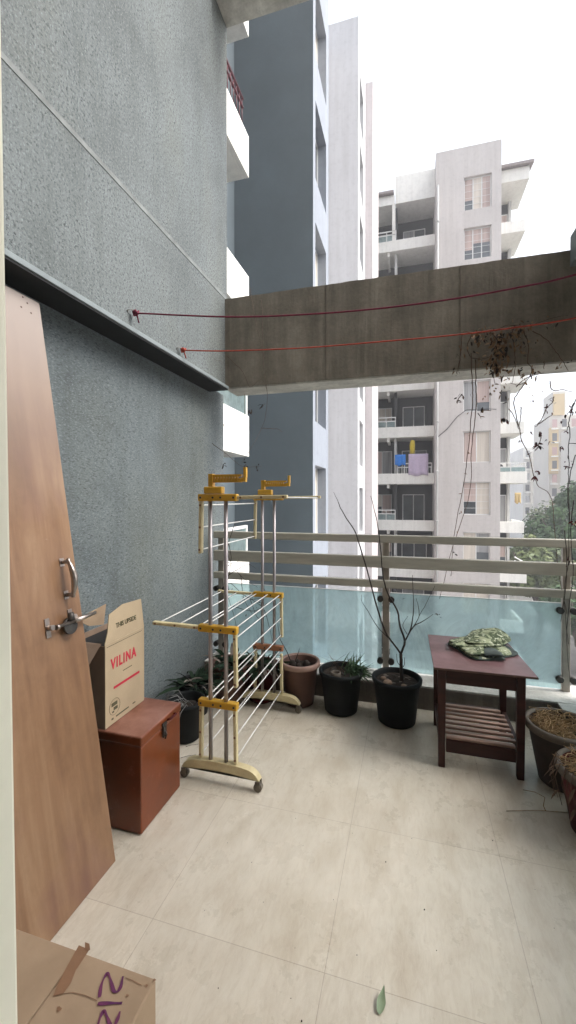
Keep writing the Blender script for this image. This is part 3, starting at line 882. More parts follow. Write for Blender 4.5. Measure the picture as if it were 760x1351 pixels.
PC = potted('potted_plant', 'black pot holding a tall bare branching shrub by the railing post', -.075, 2.82, .118, .158, .29, M['blackpot'], sz=.03)
b = BM()
def br(px, r0, r1, Ys):
    n = len(px); q = [P(x, y, Y=Ys[0] + (Ys[1] - Ys[0]) * i / (n - 1)) for i, (x, y) in enumerate(px)]
    out = []; Q = [q[0]] + q + [q[-1]]
    for i in range(1, len(Q) - 2):
        for k in range(4):
            t = k / 4; p0, p1, p2, p3 = Q[i - 1:i + 3]
            p = .5 * ((2 * p1) + (p2 - p0) * t + (2 * p0 - 5 * p1 + 4 * p2 - p3) * t * t + (-p0 + 3 * p1 - 3 * p2 + p3) * t ** 3)
            out.append(p + Vector((random.uniform(-1, 1), random.uniform(-1, 1), 0)) * .0012)
    out.append(q[-1]); m = len(out)
    tube(b, out, [r0 + (r1 - r0) * i / (m - 1) for i in range(m)], 6)
def Z(x, y): return (420 + x / 4.222, 640 + y / 4.222)
br([Z(465, 1095), Z(462, 1020), Z(460, 940)], .012, .010, (2.82, 2.82))
br([Z(460, 940), Z(420, 885), Z(375, 820), Z(330, 690), Z(285, 520), Z(240, 370), Z(205, 260), Z(160, 190), Z(125, 130), Z(112, 95)], .007, .0025, (2.82, 2.74))
br([Z(112, 95), Z(95, 60), Z(85, 38)], .002, .001, (2.74, 2.73))
br([Z(460, 940), Z(482, 870), Z(455, 790), Z(440, 700), Z(385, 600), Z(360, 500), Z(350, 390), Z(335, 250), Z(315, 150), Z(292, 60)], .008, .002, (2.82, 2.86))
br([Z(482, 870), Z(530, 790), Z(580, 760), Z(640, 720)], .005, .0015, (2.82, 2.78))
br([Z(482, 870), Z(515, 800), Z(530, 700), Z(528, 590), Z(524, 500)], .005, .0015, (2.82, 2.84))
br([Z(525, 800), Z(560, 730), Z(555, 670), Z(545, 630)], .003, .0012, (2.82, 2.8))
br([Z(560, 730), Z(590, 680), Z(620, 620), Z(650, 560)], .002, .001, (2.8, 2.76))
br([Z(400, 860), Z(330, 790), Z(275, 700), Z(243, 650), Z(240, 610)], .003, .0012, (2.82, 2.76))
br([Z(462, 1010), Z(440, 985), Z(436, 940)], .003, .0015, (2.81, 2.79))
br([Z(465, 1020), Z(480, 1000), Z(478, 960)], .003, .0015, (2.81, 2.79))
br([Z(495, 830), Z(470, 780), Z(500, 730)], .002, .001, (2.82, 2.84))
mk('stem', b, M['bark'], PC)
b = BM()
for x, y in ((660, 715), (675, 735), (480, 632), (670, 722)):
    q = P(*Z(x, y), Y=2.78)
    for k in range(2): blade(b, q, (random.uniform(-1, 1), random.uniform(-1, 1), random.uniform(-.2, .5)), .016, .009, .3, 3)
for i in range(14):
    blade(b, (-.075 + random.uniform(-.10, .10), 2.82 + random.uniform(-.10, .08), .262), (random.uniform(-1, 1), random.uniform(-1, 1), .2), random.uniform(.02, .05), .014, .5, 3, mi=1)
mk('leaves', b, [M['bark'], M['leaf_wilt']], PC)
for x, y, r in ((-.13, 2.77, .03), (-.03, 2.75, .018), (-.16, 2.83, .02)):
    b = BM(); bmesh.ops.create_icosphere(b, subdivisions=2, radius=r, matrix=Matrix.Translation((x, y, .264)) @ Matrix.Scale(.6, 4, (0, 0, 1)))
    mk('clod', b, M['cardin'], PC, smooth=True)

# basket with rubbish and a planter at the left wall
PL = potted('potted_plant', 'black pot with trailing wires beside the metal trunk', -1.295, 2.27, .085, .115, .235, M['blackpot'],
            group='dark pots crowded at the left wall', sz=.05)
b = BM()
for i in range(11):
    a = random.uniform(0, 6.28); x, y = -1.295 + random.uniform(-.06, .06), 2.27 + random.uniform(-.06, .06)
    tube(b, [(x, y, .19), (x + .05 * math.cos(a), y + .05 * math.sin(a), .235 + random.uniform(0, .03)), (x + .11 * math.cos(a), y + .11 * math.sin(a), .24), (x + .13 * math.cos(a), y + .13 * math.sin(a), random.uniform(.10, .22))], .0016, 4)
mk('stem', b, M['wire'], PL)
for (cx, cy, rt, hh, m, lab, ng) in ((-1.23, 2.80, .15, .27, M['brownpot'], 'dark pot overflowing with wide drooping dark leaves in the wall corner', 120),
                              (-1.385, 2.54, .12, .22, M['blackpot'], 'low black pot of limp dark leaves against the wall', 90),
                              (-1.02, 2.86, .125, .26, M['redpot'], 'dark red pot of wilted leaves behind the rack', 60)):
    t = potted('potted_plant', lab, cx, cy, rt * .72, rt, hh, m, group='dark pots crowded at the left wall', sz=.02)
    b = BM()
    for i in range(ng):
        a = random.uniform(0, 6.28); r = random.uniform(0, rt * .7)
        d_ = Vector((math.cos(a) * .9, math.sin(a) * .7, random.uniform(.3, 1.3)))
        L_ = random.uniform(.10, .24)
        bx, by = cx + r * math.cos(a), cy + r * math.sin(a)
        if bx + d_.normalized().x * L_ < -1.54: d_.x = abs(d_.x)
        blade(b, (bx, by, hh - .03), d_, L_, random.uniform(.014, .034), random.uniform(.8, 2.0), 5, mi=0 if random.random() < .9 else 1, tw=random.uniform(-1, 1))
    for v in b.verts:
        if v.co.x < -1.55: v.co.x = -1.55
        if v.co.z < .01: v.co.z = .01
        if v.co.y > 3.01 and v.co.z < .17: v.co.z = .17
    mk('leaves', b, [M['leaf_dark'], M['leaf_wilt']], t)

# right hand pots
def straw_mass(cx, cy, r, z, n, m, t, name, spill=0):
    b = BM()
    for i in range(n):
        a = random.uniform(0, 6.28); rr = r * math.sqrt(random.random()) * .85
        p = Vector((cx + rr * math.cos(a), cy + rr * math.sin(a), z + random.uniform(-.005, .03)))
        a2 = random.uniform(0, 6.28); L_ = random.uniform(.04, .12); k = random.uniform(-3, 3)
        pts = []
        for j in range(6):
            pts.append(p.copy()); p = p + Vector((math.cos(a2), math.sin(a2), random.uniform(-.35, .35) + (.25 if j < 2 else -.15))) * L_ / 5; a2 += k * .25
            dd = Vector((p.x - cx, p.y - cy, 0))
            if dd.length > r * .97 and not (spill and random.random() < spill): p.x = cx + dd.x / dd.length * r * .95; p.y = cy + dd.y / dd.length * r * .95
            if p.x > 1.2: p.x = 1.2
        tube(b, pts, [.0022, .0022, .002, .0018, .0015, .0008], 4)
    mk(name, b, m, t)
PD = potted('potted_plant', 'old clay pot filled with dry straw beside the table, farther of two', .752, 2.44, .105, .165, .30, M['terracotta'], 'clay pots in the right corner', M['palerim'], sz=.05)
straw_mass(.752, 2.44, .155, .275, 330, M['straw'], PD, 'dry_stems', .35)
PE = potted('potted_plant', 'dark red pot with dead curled stems at the right border', .79, 2.10, .105, .160, .285, M['redpot'], 'clay pots in the right corner', M['palerim'], sz=.05)
straw_mass(.79, 2.10, .15, .262, 240, M['straw'], PE, 'dry_stems', .5)
b = BM()
for i in range(16):
    a = random.uniform(2.4, 4.6); x, y = .79 + .13 * math.cos(a), 2.10 + .13 * math.sin(a)
    k = random.uniform(.7, 1.2)
    tube(b, [(x, y, .27), (x + .03 * math.cos(a), y + .03 * math.sin(a), .30), (x + .05 * math.cos(a) * k, y + .05 * math.sin(a) * k, .24), (x + .04 * math.cos(a + .5), y + .06 * math.sin(a + .5), .24 - .10 * k)], [.003, .0028, .002, .001], 5)
for i in range(10):
    a = random.uniform(2.6, 4.6); x, y = .79 + .17 * math.cos(a), 2.10 + .17 * math.sin(a)
    blade(b, (x, y, random.uniform(.15, .28)), (math.cos(a), math.sin(a), -.6), random.uniform(.03, .07), .012, 1, 4)
mk('trailing_stem', b, M['twig'], PE)
b = BM(); q0 = P(690, 1042, Z=.004)
tube(b, [q0, P(706, 1045, Z=.02), P(719, 1052, Z=.06), P(717, 1063, Z=.03), P(720, 1070, Z=.005)], .0016, 4)
tube(b, [P(668, 1070, Z=.004), P(710, 1069, Z=.005), P(750, 1072, Z=.004)], .0014, 4)
tag(mk('dry_twig', b, M['straw'], loc=tuple(q0)), 'thin dry twig lying on the tiles before the red pot', 'twig')

# ------------------------------------------------------------------ small table
ta = thing('side_table', 'dark red wooden side table with slatted lower shelf and purple-brown top', 'table', (.37, 2.64, 0))
lx0, lx1, ly0, ly1 = .150, .575, 2.39, 2.86
lw = .042
for x, y in ((lx0, ly0), (lx1 - lw, ly0), (lx0, ly1 - lw), (lx1 - lw, ly1 - lw)):
    b = BM(); vs = box(b, x, x + lw, y, y + lw, 0.001, .532)
    for v in b.verts:
        if v.co.z < .1:
            v.co.x += (x + lw / 2 - v.co.x) * .18; v.co.y += (y + lw / 2 - v.co.y) * .18
    mk('leg', b, M['table'], ta, bevel=.004)
for y in (ly0 + .008, ly1 - .028):
    mk('apron', B(lx0 + lw + .001, lx1 - lw - .001, y, y + .02, .455, .530), M['table'], ta, bevel=.002)
    mk('lower_rail', B(lx0 + lw + .001, lx1 - lw - .001, y, y + .022, .085, .15), M['table'], ta, bevel=.003)
for x in (lx0 + .008, lx1 - .028):
    mk('apron', B(x, x + .02, ly0 + lw + .001, ly1 - lw - .001, .455, .530), M['table'], ta, bevel=.002)
    mk('lower_rail', B(x, x + .022, ly0 + lw + .001, ly1 - lw - .001, .105, .15), M['table'], ta, bevel=.003)
for k in range(8):
    y = ly0 + .018 + k * .053
    mk('slat', B(lx0 + .030 if 0 < k < 7 else lx0 + lw + .002, lx1 - .030 if 0 < k < 7 else lx1 - lw - .002, y, y + .024, .1515, .165), M['slat'], ta, bevel=.002)
tz = .548
cor = [Vector((.128, 2.365, tz)), Vector((.63, 2.385, tz - .004)), Vector((.592, 2.93, tz)), Vector((.120, 2.93, tz))]
b = BM(); v0 = [b.verts.new(c) for c in cor]; v1 = [b.verts.new(c - Vector((0, 0, .012))) for c in cor]
b.faces.new(v0).material_index = 0; b.faces.new(v1[::-1]).material_index = 1
for i in range(4): b.faces.new((v0[i], v1[i], v1[(i + 1) % 4], v0[(i + 1) % 4])).material_index = 1
mk('table_top', b, [M['tabletop'], M['ply']], ta, bevel=.0015)

# folded cloth: stacked folded sheets
cl = thing('folded_cloth', 'crumpled folded green printed cloth on the small table', 'cloth', (.36, 2.66, tz))
def sheet(name, pxs, zref, z0, h, seed, m, grow=1.0, peak=(0, 0)):
    """one fold of the cloth: a soft sheet whose outline lies where the fold's edge lies"""
    pts = [P(x, y, Z=zref) for x, y in pxs]
    c = sum(pts, Vector()) / len(pts); n = len(pts); out = []
    for i in range(n):
        p0, p1, p2, p3 = pts[(i - 1) % n], pts[i], pts[(i + 1) % n], pts[(i + 2) % n]
        for k in range(8):
            t = k / 8
            out.append(.5 * ((2 * p1) + (p2 - p0) * t + (2 * p0 - 5 * p1 + 4 * p2 - p3) * t * t + (-p0 + 3 * p1 - 3 * p2 + p3) * t ** 3))
    b = BM(); prev = None; pk = Vector((peak[0], peak[1], 0))
    top = b.verts.new((c.x + pk.x, c.y + pk.y, z0 + h)); N = len(out)
    for r_ in range(1, 13):
        r = r_ / 12; ring = []
        for i, o_ in enumerate(out):
            d_ = (o_ - c) * grow
            p = c + d_ * r + pk * (1 - r)
            wr = noise.noise(Vector((p.x * 22, p.y * 22, seed))) * .010 * (1 - r * .6) + .0035 * math.sin(i * 2 * math.pi / N * 4 + seed) * r + abs(noise.noise(Vector((p.x * 30 + 5, p.y * 16, seed)))) * .008 * (1 - r * .4)
            p.z = max(z0 + h * (1 - r ** 2.1) + wr, tz + .002)
            ring.append(b.verts.new(p))
        if prev is None:
            for i in range(N): b.faces.new((top, ring[i], ring[(i + 1) % N]))
        else:
            for i in range(N): b.faces.new((prev[i], ring[i], ring[(i + 1) % N], prev[(i + 1) % N]))
        prev = ring
    o = mk(name, b, m, cl, smooth=True); o.modifiers.new('thick', 'SOLIDIFY').thickness = .0025
low = [(591, 849), (604, 858), (622, 870), (645, 872), (668, 868), (684, 864), (668, 852), (645, 846), (618, 843)]
sheet('lower_fold', low, tz, tz + .003, .010, 1, M['clothin'], 1.0)
sheet('lower_fold', low[:5] + [(676, 864), (660, 852), (640, 845), (615, 843)], tz, tz + .012, .012, 4, M['cloth'], .98)
sheet('lower_fold', [(592, 848), (606, 857), (622, 867), (640, 866), (655, 858), (668, 850), (645, 843), (615, 842)], tz + .01, tz + .024, .014, 6, M['cloth'])
up = [(596, 850), (612, 852), (640, 854), (664, 850), (674, 846), (670, 838), (650, 832), (622, 836)]
sheet('upper_fold', up, tz + .035, tz + .036, .012, 8, M['cloth'])
sheet('upper_fold', [(612, 846), (635, 850), (660, 847), (671, 840), (662, 832), (645, 829), (625, 833)], tz + .045, tz + .047, .026, 11, M['cloth'], 1.0, (.01, .0))
b = BM(); q = P(655, 872, Z=tz + .001)
for k_, (rw, rh) in enumerate(((.055, .017), (.047, .013), (.038, .009))):
    ca_ = [(math.cos(a), math.sin(a)) for a in [-2.6 + 5.0 * i / 18 for i in range(19)]]
    prev = None
    for yy, sc in ((0, 1), (.05, 1.05), (.12, .8)):
        ring = [b.verts.new((q.x + yy * -.15 - c_ * rw * sc + .004 * k_, q.y + yy, tz + .0195 + s_ * rh * sc)) for c_, s_ in ca_]
        if prev:
            for i in range(18): b.faces.new((prev[i], prev[i + 1], ring[i + 1], ring[i])).smooth = True
        prev = ring
ro = mk('rolled_edge', b, M['clothin'], cl); ro.modifiers.new('thick', 'SOLIDIFY').thickness = .0022
# ------------------------------------------------------------------ fallen leaf and specks
b = BM(); q = P(500, 1338, Z=.004); q2 = P(507, 1298, Z=.03)
dv = (q2 - q); s = Vector((dv.y, -dv.x, 0)).normalized(); n = 10; prev = None
for i in range(n + 1):
    t = i / n; c = q + dv * t; wd = .012 * math.sin(math.pi * min(1, t * .85 + .12)) ** .8 * (1 if t < .5 else 1.3 * (1 - t) + .35)
    c.z = .004 + .018 * t * t
    vs = [b.verts.new(c - s * wd + Vector((0, 0, .006))), b.verts.new(c), b.verts.new(c + s * wd + Vector((0, 0, .003)))]
    if prev:
        for k in (0, 1): b.faces.new((prev[k], prev[k + 1], vs[k + 1], vs[k])).smooth = True
    prev = vs
tag(mk('fallen_leaf', b, M['leaf_pale'], loc=tuple(q)), 'pale green fallen leaf on the nearest tiles', 'leaf')
b = BM()
for x, y in ((440, 1187), (509, 1137), (650, 1109), (471, 1260), (757, 1157), (398, 1347), (300, 1112), (560, 1200)):
    p = P(x, y, Z=.002); bmesh.ops.create_icosphere(b, subdivisions=1, radius=random.uniform(.0012, .0028), matrix=Matrix.Translation(p))
for i in range(60):
    p = Vector((random.uniform(-1, .8), random.uniform(1.0, 3.0), .001)); bmesh.ops.create_icosphere(b, subdivisions=1, radius=random.uniform(.0006, .0018), matrix=Matrix.Translation(p))
for x, y in ((238, 1000), (245, 985), (232, 975)):
    p = P(x, y, Z=.003); tube(b, [p, p + Vector((.03, .02, .004)), p + Vector((.07, .05, 0))], .0012, 4)
o = tag(mk('floor_crumbs', b, M['bark']), 'tiny dark crumbs of soil scattered on the tiles', 'debris'); o['kind'] = 'stuff'

# ------------------------------------------------------------------ dried creepers
def creeper(label, strands, Y, rad, leafpos, mleaf, mstem, name='dried_creeper', lsize=.03, seed=1):
    random.seed(seed)
    pts0 = P(*strands[0][0], Y=Y)
    t = thing(name, label, 'creeper', tuple(pts0), 'dried creepers hanging from the beam')
    b = BM()
    for st in strands:
        q = [P(x, y, Y=Y + random.uniform(-.02, .01)) for x, y in st]
        Q = [q[0]] + q + [q[-1]]; out = []
        for i in range(1, len(Q) - 2):
            for k in range(5):
                tt = k / 5; p0, p1, p2, p3 = Q[i - 1:i + 3]
                p = .5 * ((2 * p1) + (p2 - p0) * tt + (2 * p0 - 5 * p1 + 4 * p2 - p3) * tt * tt + (-p0 + 3 * p1 - 3 * p2 + p3) * tt ** 3)
                out.append(p + Vector((random.uniform(-1, 1), random.uniform(-1, 1), random.uniform(-1, 1))) * .0025)
        out.append(q[-1]); m_ = len(out)
        tube(b, out, [rad * (1 - .55 * i / m_) for i in range(m_)], 5)
    mk('stem', b, mstem, t)
    b = BM()
    for (x, y, n, sp, sz) in leafpos:
        for i in range(n):
            q = P(x + random.gauss(0, sp), y + random.gauss(0, sp), Y=Y - random.uniform(-.01, .05))
            blade(b, q, (random.uniform(-.7, .7), random.uniform(-.7, .7), random.uniform(-1.2, .2)), sz * random.uniform(.5, 1.3), sz * random.uniform(.25, .55), .5, 3, mi=0 if random.random() < .7 else 1, tw=random.uniform(-1.5, 1.5))
    mk('leaves', b, [mleaf, M['bark']], t)
    return t
def q8(x, y): return (560 + x * .2632, 400 + y * .2632)
def q3(x, y): return (640 + x * .2516, 480 + y * .2516)
def r3(x, y): return (640 + x / 6.333, 500 + y / 6.333)
main = [
 [q8(190, 140), q8(260, 150), q8(340, 140), q8(420, 110), q8(520, 115), q8(620, 80), q8(720, 60)],
 [q8(240, 150), q8(215, 220), q8(235, 270), q8(290, 280), q8(340, 262)],
 [q8(235, 250), q8(240, 400), q8(243, 480), q8(232, 600), (617, 600), (612, 640), (600, 700), (595, 760)],
 [q8(255, 280), q8(258, 400), q8(262, 500), q8(252, 590), (622, 595), (620, 650), (598, 720), (580, 790)],
 [q8(340, 150), q8(370, 200), q8(362, 280), q8(345, 350), q8(352, 400)],
 [q8(440, 130), q8(450, 240), q8(455, 320), q8(440, 400)],
 [q8(480, 110), q8(520, 200), q8(516, 290), q8(540, 330), q8(520, 380), q8(470, 410), q8(430, 400)],
 [q8(190, 150), q8(182, 250), q8(170, 330), q8(160, 350)],
 [q8(540, 140), q8(610, 180), q8(650, 230), q8(700, 300), q8(720, 340)],
 [q8(460, 420), q8(520, 370), q8(600, 350)],
 [q8(600, 290), q8(600, 330)],
 [q8(190, 455), q8(165, 490), q8(185, 500)],
 [r3(330, 40), r3(280, 110), r3(240, 200), r3(290, 420), r3(310, 520), r3(370, 640), r3(400, 780), r3(450, 900), (728, 660), (735, 740), (748, 810)],
 [r3(200, 250), r3(240, 310), r3(280, 420)],
 [r3(520, 210), r3(490, 300), r3(440, 380), r3(420, 400)],
 [r3(575, 150), r3(560, 200), r3(520, 230)],
 [r3(440, 380), r3(500, 340), r3(560, 300)],
 [r3(300, 230), r3(295, 330), r3(285, 400)],
 [r3(460, 440), r3(470, 480), r3(440, 570)],
 [r3(540, 20), r3(560, 90), r3(650, 90), r3(740, 110)],
]
lp = [(*q8(270, 165), 40, 5, .035), (*q8(380, 190), 60, 7, .04), (*q8(360, 320), 70, 7, .038), (*q8(370, 240), 44, 6, .04), (*q8(460, 150), 60, 8, .032), (*q8(330, 150), 30, 5, .03), (*q8(500, 200), 24, 10, .028),
      (*q8(520, 110), 12, 5, .03), (*q8(420, 370), 16, 7, .03), (*q8(520, 340), 22, 8, .03), (*q8(450, 320), 8, 4, .035), (*q8(290, 270), 10, 7, .035),
      (*q8(185, 240), 7, 4, .03), (*q8(165, 340), 5, 3, .03), (*q8(190, 455), 3, 1.5, .04), (*q8(165, 488), 4, 2, .03), (*q8(295, 545), 7, 3, .035),
      (*q8(310, 460), 6, 5, .02), (*q8(400, 580), 3, 2, .04), (*q8(390, 460), 8, 5, .03), (*q8(540, 400), 6, 7, .02), (*q8(690, 300), 8, 6, .025), (*q8(600, 200), 6, 12, .02),
      (*q8(340, 420), 6, 4, .03), (*q8(650, 100), 6, 5, .025)]
for z_ in range(520, 780, 26): lp.append((616 - (z_ - 600) * .12 if z_ > 600 else 620, z_, 2, 1.5, .018))
creeper('tangled dry creeper with brown leaves over the right half of the beam', main, 3.165, .0038, lp, M['vine_leaf'], M['twig'], seed=4)
lp2 = [(*r3(460, 450), 6, 1.2, .03), (*r3(435, 550), 10, 2.2, .045), (*r3(440, 770), 6, 1.6, .035), (*r3(420, 810), 4, 1.2, .035), (*r3(380, 445), 3, 1, .025),
       (*r3(510, 515), 3, 1, .02), (*r3(545, 525), 3, 1, .025), (*r3(640, 560), 4, 1.5, .03), (*r3(565, 280), 3, 1, .02), (*r3(640, 350), 3, 1, .02),
       (*r3(680, 435), 3, 1, .02), (*r3(700, 640), 3, 1, .02), (*r3(685, 735), 4, 1.5, .025), (*r3(510, 240), 5, 2, .02), (*r3(575, 170), 5, 2, .02),
       (*r3(160, 340), 3, 1.2, .035), (*r3(300, 510), 3, 1.2, .02), (*r3(355, 630), 3, 1.2, .02), (*r3(720, 270), 10, 4, .03), (*r3(380, 180), 4, 3, .02), (*r3(700, 690), 4, 3, .02), (757, 690, 5, 3, .03), (752, 740, 6, 3, .03)]
creeper('thin dry creeper with dark red leaves hanging near the right post', [
  [r3(760, 170), r3(730, 250), r3(700, 350), r3(710, 450), r3(695, 560), r3(700, 700), r3(695, 850), r3(690, 1000), r3(700, 1140), (750, 740), (744, 790), (750, 850)],
  [r3(740, 200), r3(700, 280), r3(670, 310)], [r3(700, 380), r3(680, 440)], [r3(760, 540), r3(700, 540)], [r3(660, 730), r3(730, 740)],
  [(757, 660), (753, 700), (756, 760), (748, 830), (752, 900)], [(745, 700), (748, 760), (740, 820)],
  [(759, 600), (750, 640), (752, 690)]],
  3.10, .0032, lp2, M['redpot'], M['bark'], seed=9)
def s3(x, y): return (x / 2, 350 + y / 2)
creeper('thin bare creeper strands dangling at the left end of the beam', [
  [s3(600, 240), s3(640, 280), s3(660, 320), s3(690, 300), s3(705, 330)],
  [s3(690, 90), s3(693, 150), s3(695, 260), s3(705, 340), s3(700, 400), s3(680, 450), s3(640, 520)],
  [s3(660, 60), s3(675, 150), s3(700, 250)],
  [s3(645, 340), s3(645, 420), s3(640, 500)], [s3(690, 430), s3(730, 432), s3(745, 440)],
  [s3(590, 420), s3(610, 450), s3(640, 470), s3(660, 500)],
  [s3(685, 380), s3(700, 365)], [s3(560, 470), s3(600, 500), s3(640, 530), s3(690, 530)]],
  3.17, .0022, [(*s3(690, 368), 4, 1.5, .025), (*s3(660, 385), 4, 1.5, .03), (*s3(590, 522), 5, 2.5, .03), (*s3(645, 525), 6, 4, .025), (*s3(685, 528), 4, 2, .025), (*s3(610, 440), 3, 3, .015)], M['bark'], M['twig'], seed=12)
# twigs in the far left corner of the railing
creeper('tangle of dry twigs in the far left corner by the railing', [
  [(296, 700), (305, 735), (300, 780), (312, 830), (305, 880)], [(310, 690), (300, 730), (318, 760), (340, 775)],
  [(305, 770), (330, 790), (350, 785), (345, 770)], [(308, 800), (335, 806), (352, 796)], [(318, 760), (322, 790), (333, 810)],
  [(300, 760), (325, 745), (338, 750)], [(312, 780), (345, 800), (356, 830), (362, 860)], [(330, 790), (340, 815), (352, 812)]],
  3.10, .0028, [(342, 797, 6, 4, .02), (330, 805, 6, 4, .02), (305, 740, 12, 6, .02), (303, 780, 10, 6, .02), (318, 790, 5, 5, .015)], M['leaf_wilt'], M['bark'], seed=21)

# ------------------------------------------------------------------ neighbouring wing (own tower)
wg = thing('apartment_wing', 'tall slate blue apartment wing stepping back at the left', 'building', (-3, 12, GZ))
TOP = 21.7
def window_x(parent, xf, y0, y1, z0, z1, depth=.22, cm=None):
    """window in a face that looks towards +X"""
    x = xf - depth
    b = BM(); f = .05
    box(b, x - .04, x, y0, y1, z0, z0 + f); box(b, x - .04, x, y0, y1, z1 - f, z1)
    for yy in (y0, (y0 + y1) / 2 - f / 2, y1 - f): box(b, x - .035, x + .005, yy, yy + f, z0 + f, z1 - f)
    w_ = mk('window', b, M['winframe'], parent)
    mk('pane', B(x - .03, x - .02, y0 + f, y1 - f, z0 + f, z1 - f), cm or M['winglass'], w_)
def window_y(parent, yf, x0, x1, z0, z1, depth=.2, cm=None, cm2=None, mull=1, grille=False):
    y = yf + depth; b = BM(); f = .055
    box(b, x0, x1, y, y + .05, z0, z0 + f); box(b, x0, x1, y, y + .05, z1 - f, z1)
    xs = [x0 + (x1 - x0 - f) * i / (mull + 1) for i in range(mull + 2)]
    for xx in xs: box(b, xx, xx + f, y - .004, y + .046, z0 + f, z1 - f)
    if grille:
        for k in range(1, 5):
            zz = z0 + (z1 - z0) * k / 5; box(b, x0 + f, x1 - f, y - .012, y - .006, zz, zz + .02)
    w_ = mk('window', b, M['winframe'], parent)
    for i, (a_, c_) in enumerate(zip(xs, xs[1:])):
        mm = (cm if i % 2 == 0 else cm2) or M['winglass']
        if mm is not M['winglass'] and random.random() < .35:
            zz = z0 + (z1 - z0) * random.uniform(.3, .6)
            mk('curtain', B(a_ + f, c_ + .002, y + .03, y + .035, zz, z1 - f), mm, w_)
            mk('pane', B(a_ + f, c_ + .002, y + .02, y + .026, z0 + f, zz - .003), M['winglass'], w_)
        else:
            mk('curtain' if mm is not M['winglass'] else 'pane', B(a_ + f, c_ + .002, y + .02, y + .026, z0 + f, z1 - f), mm, w_)

X1 = -2.247
mk('wall', B(-9, X1 - .30, 10.0, 12.0, GZ, TOP), M['bluegrey'], wg, label='dark slate blue wall facing the balcony')
holes = [(10.26, 11.66, 9.36 + 3 * k, 11.27 + 3 * k) for k in range(-6, 4)]
b = BM(); wall_holes(b, 'X', X1, .302, 10.0, 12.0, GZ, TOP, holes)
for f in b.faces:
    pass
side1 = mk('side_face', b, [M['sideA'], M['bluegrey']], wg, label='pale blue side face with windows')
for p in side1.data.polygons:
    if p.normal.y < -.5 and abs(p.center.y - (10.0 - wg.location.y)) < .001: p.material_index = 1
for k in range(-4, 4): window_x(wg, X1, 10.26, 11.66, 9.36 + 3 * k, 11.27 + 3 * k, .24, M['cur_cream'] if k % 2 else M['winglass'])
X2 = -2.1
mk('wall', B(-9, X2 - .30, 18.0, 20.99, GZ, TOP), M['grey2'], wg, label='pale grey wall of the second step')
holes = [(18.6, 20.04, 14.9 + 3 * k, 16.9 + 3 * k) for k in range(-8, 2)]
b = BM(); wall_holes(b, 'X', X2, .302, 18.0, 20.99, GZ, TOP, holes); mk('side_face', b, M['grey2'], wg)
for k in range(-6, 2): window_x(wg, X2, 18.6, 20.04, 14.9 + 3 * k, 16.9 + 3 * k, .2, M['winglass'] if k % 2 else M['cur_grey'])
mk('wall', B(-9, -1.75, 21.0, 25.0, GZ, TOP), M['grey3'], wg, label='lilac grey wall of the farthest step')
mk('wall', B(-9, -3.4, 12.0, 18.0, GZ, TOP - 1.0), M['grey2'], wg, label='recessed wall between two steps')
mk('facade', B(-9, -4.3, 3.6, 10.0, GZ, TOP), M['bluegrey'], wg)
mk('facade', B(-4.3, -2.65, .3, 3.45, GZ, TOP), M['bluegrey'], wg)
for k in range(-4, 5):
    z = 8.27 + 2.97 * k
    b = BM(); box(b, -4.3, -3.4, 4.2, 8.46, z, z + .14); box(b, -3.4, -3.3, 4.2, 8.46, z, z + .87)
    box(b, -4.3, -3.4, 8.36, 8.46, z + .14, z + .87)
    bal = mk('balcony', b, M['whiteB'], wg, bevel=.01)
    if k >= 0:
        b = BM(); zt2 = z + .87
        for zz in (zt2 + .62, zt2 + .44): tube(b, [(-3.36, 4.2, zz), (-3.36, 8.25, zz)], .03, 8)
        for i in range(28):
            y = 4.3 + i * .145; tube(b, [(-3.36, y, zt2), (-3.36, y, zt2 + .62)], .012, 5)
        mk('railing', b, M['maroon'], bal)
    elif k < -1:
        b = BM(); box(b, -3.37, -3.35, 4.2, 8.4, z + .87, z + 1.45); mk('glass_screen', b, M['glassB'], bal)
        b = BM(); box(b, -3.39, -3.33, 4.2, 8.44, z + 1.45, z + 1.51); box(b, -3.39, -3.33, 8.38, 8.44, z + .87, z + 1.45); mk('railing', b, M['winframe'], bal)
    b = BM(); box(b, -4.29, -4.26, 5.2, 7.6, z + .2, z + 2.3); mk('balcony_door', b, M['winglass'], bal)

# ------------------------------------------------------------------ far apartment block
random.seed(31)
fa = thing('apartment_block', 'grey and cream apartment block with stacked balconies across the compound', 'building', (2, 30, GZ))
BX0, BX1, BY = 1.5, 5.09, 27.0
WX0, WX1 = 3.08, 4.57
tops = [20.4 - 3 * k for k in range(0, 11)]
holes = [(WX0, WX1, t - (1.85 if i % 3 else 1.95), t) for i, t in enumerate(tops)]
b = BM(); wall_holes(b, 'Y', BY, .3, BX0, BX1, GZ, 22.2, holes); box(b, BX0, BX1, BY + .302, 33, GZ, 22.2)
mk('tower_face', b, M['greyB'], fa, label='plain grey projecting tower with one window column')
cc_ = [M['cur_cream'], M['cur_pink'], M['cur_cream'], M['cur_pink'], M['cur_grey']]
for i, h_ in enumerate(holes):
    window_y(fa, BY, WX0, WX1, h_[2], h_[3], .16, cc_[(i * 2 + 1) % 5], cc_[(i + 2) % 5] if i != 6 else M['cur_cream'], 1 if i > 1 else 2, grille=(i in (6, 1, 0)))
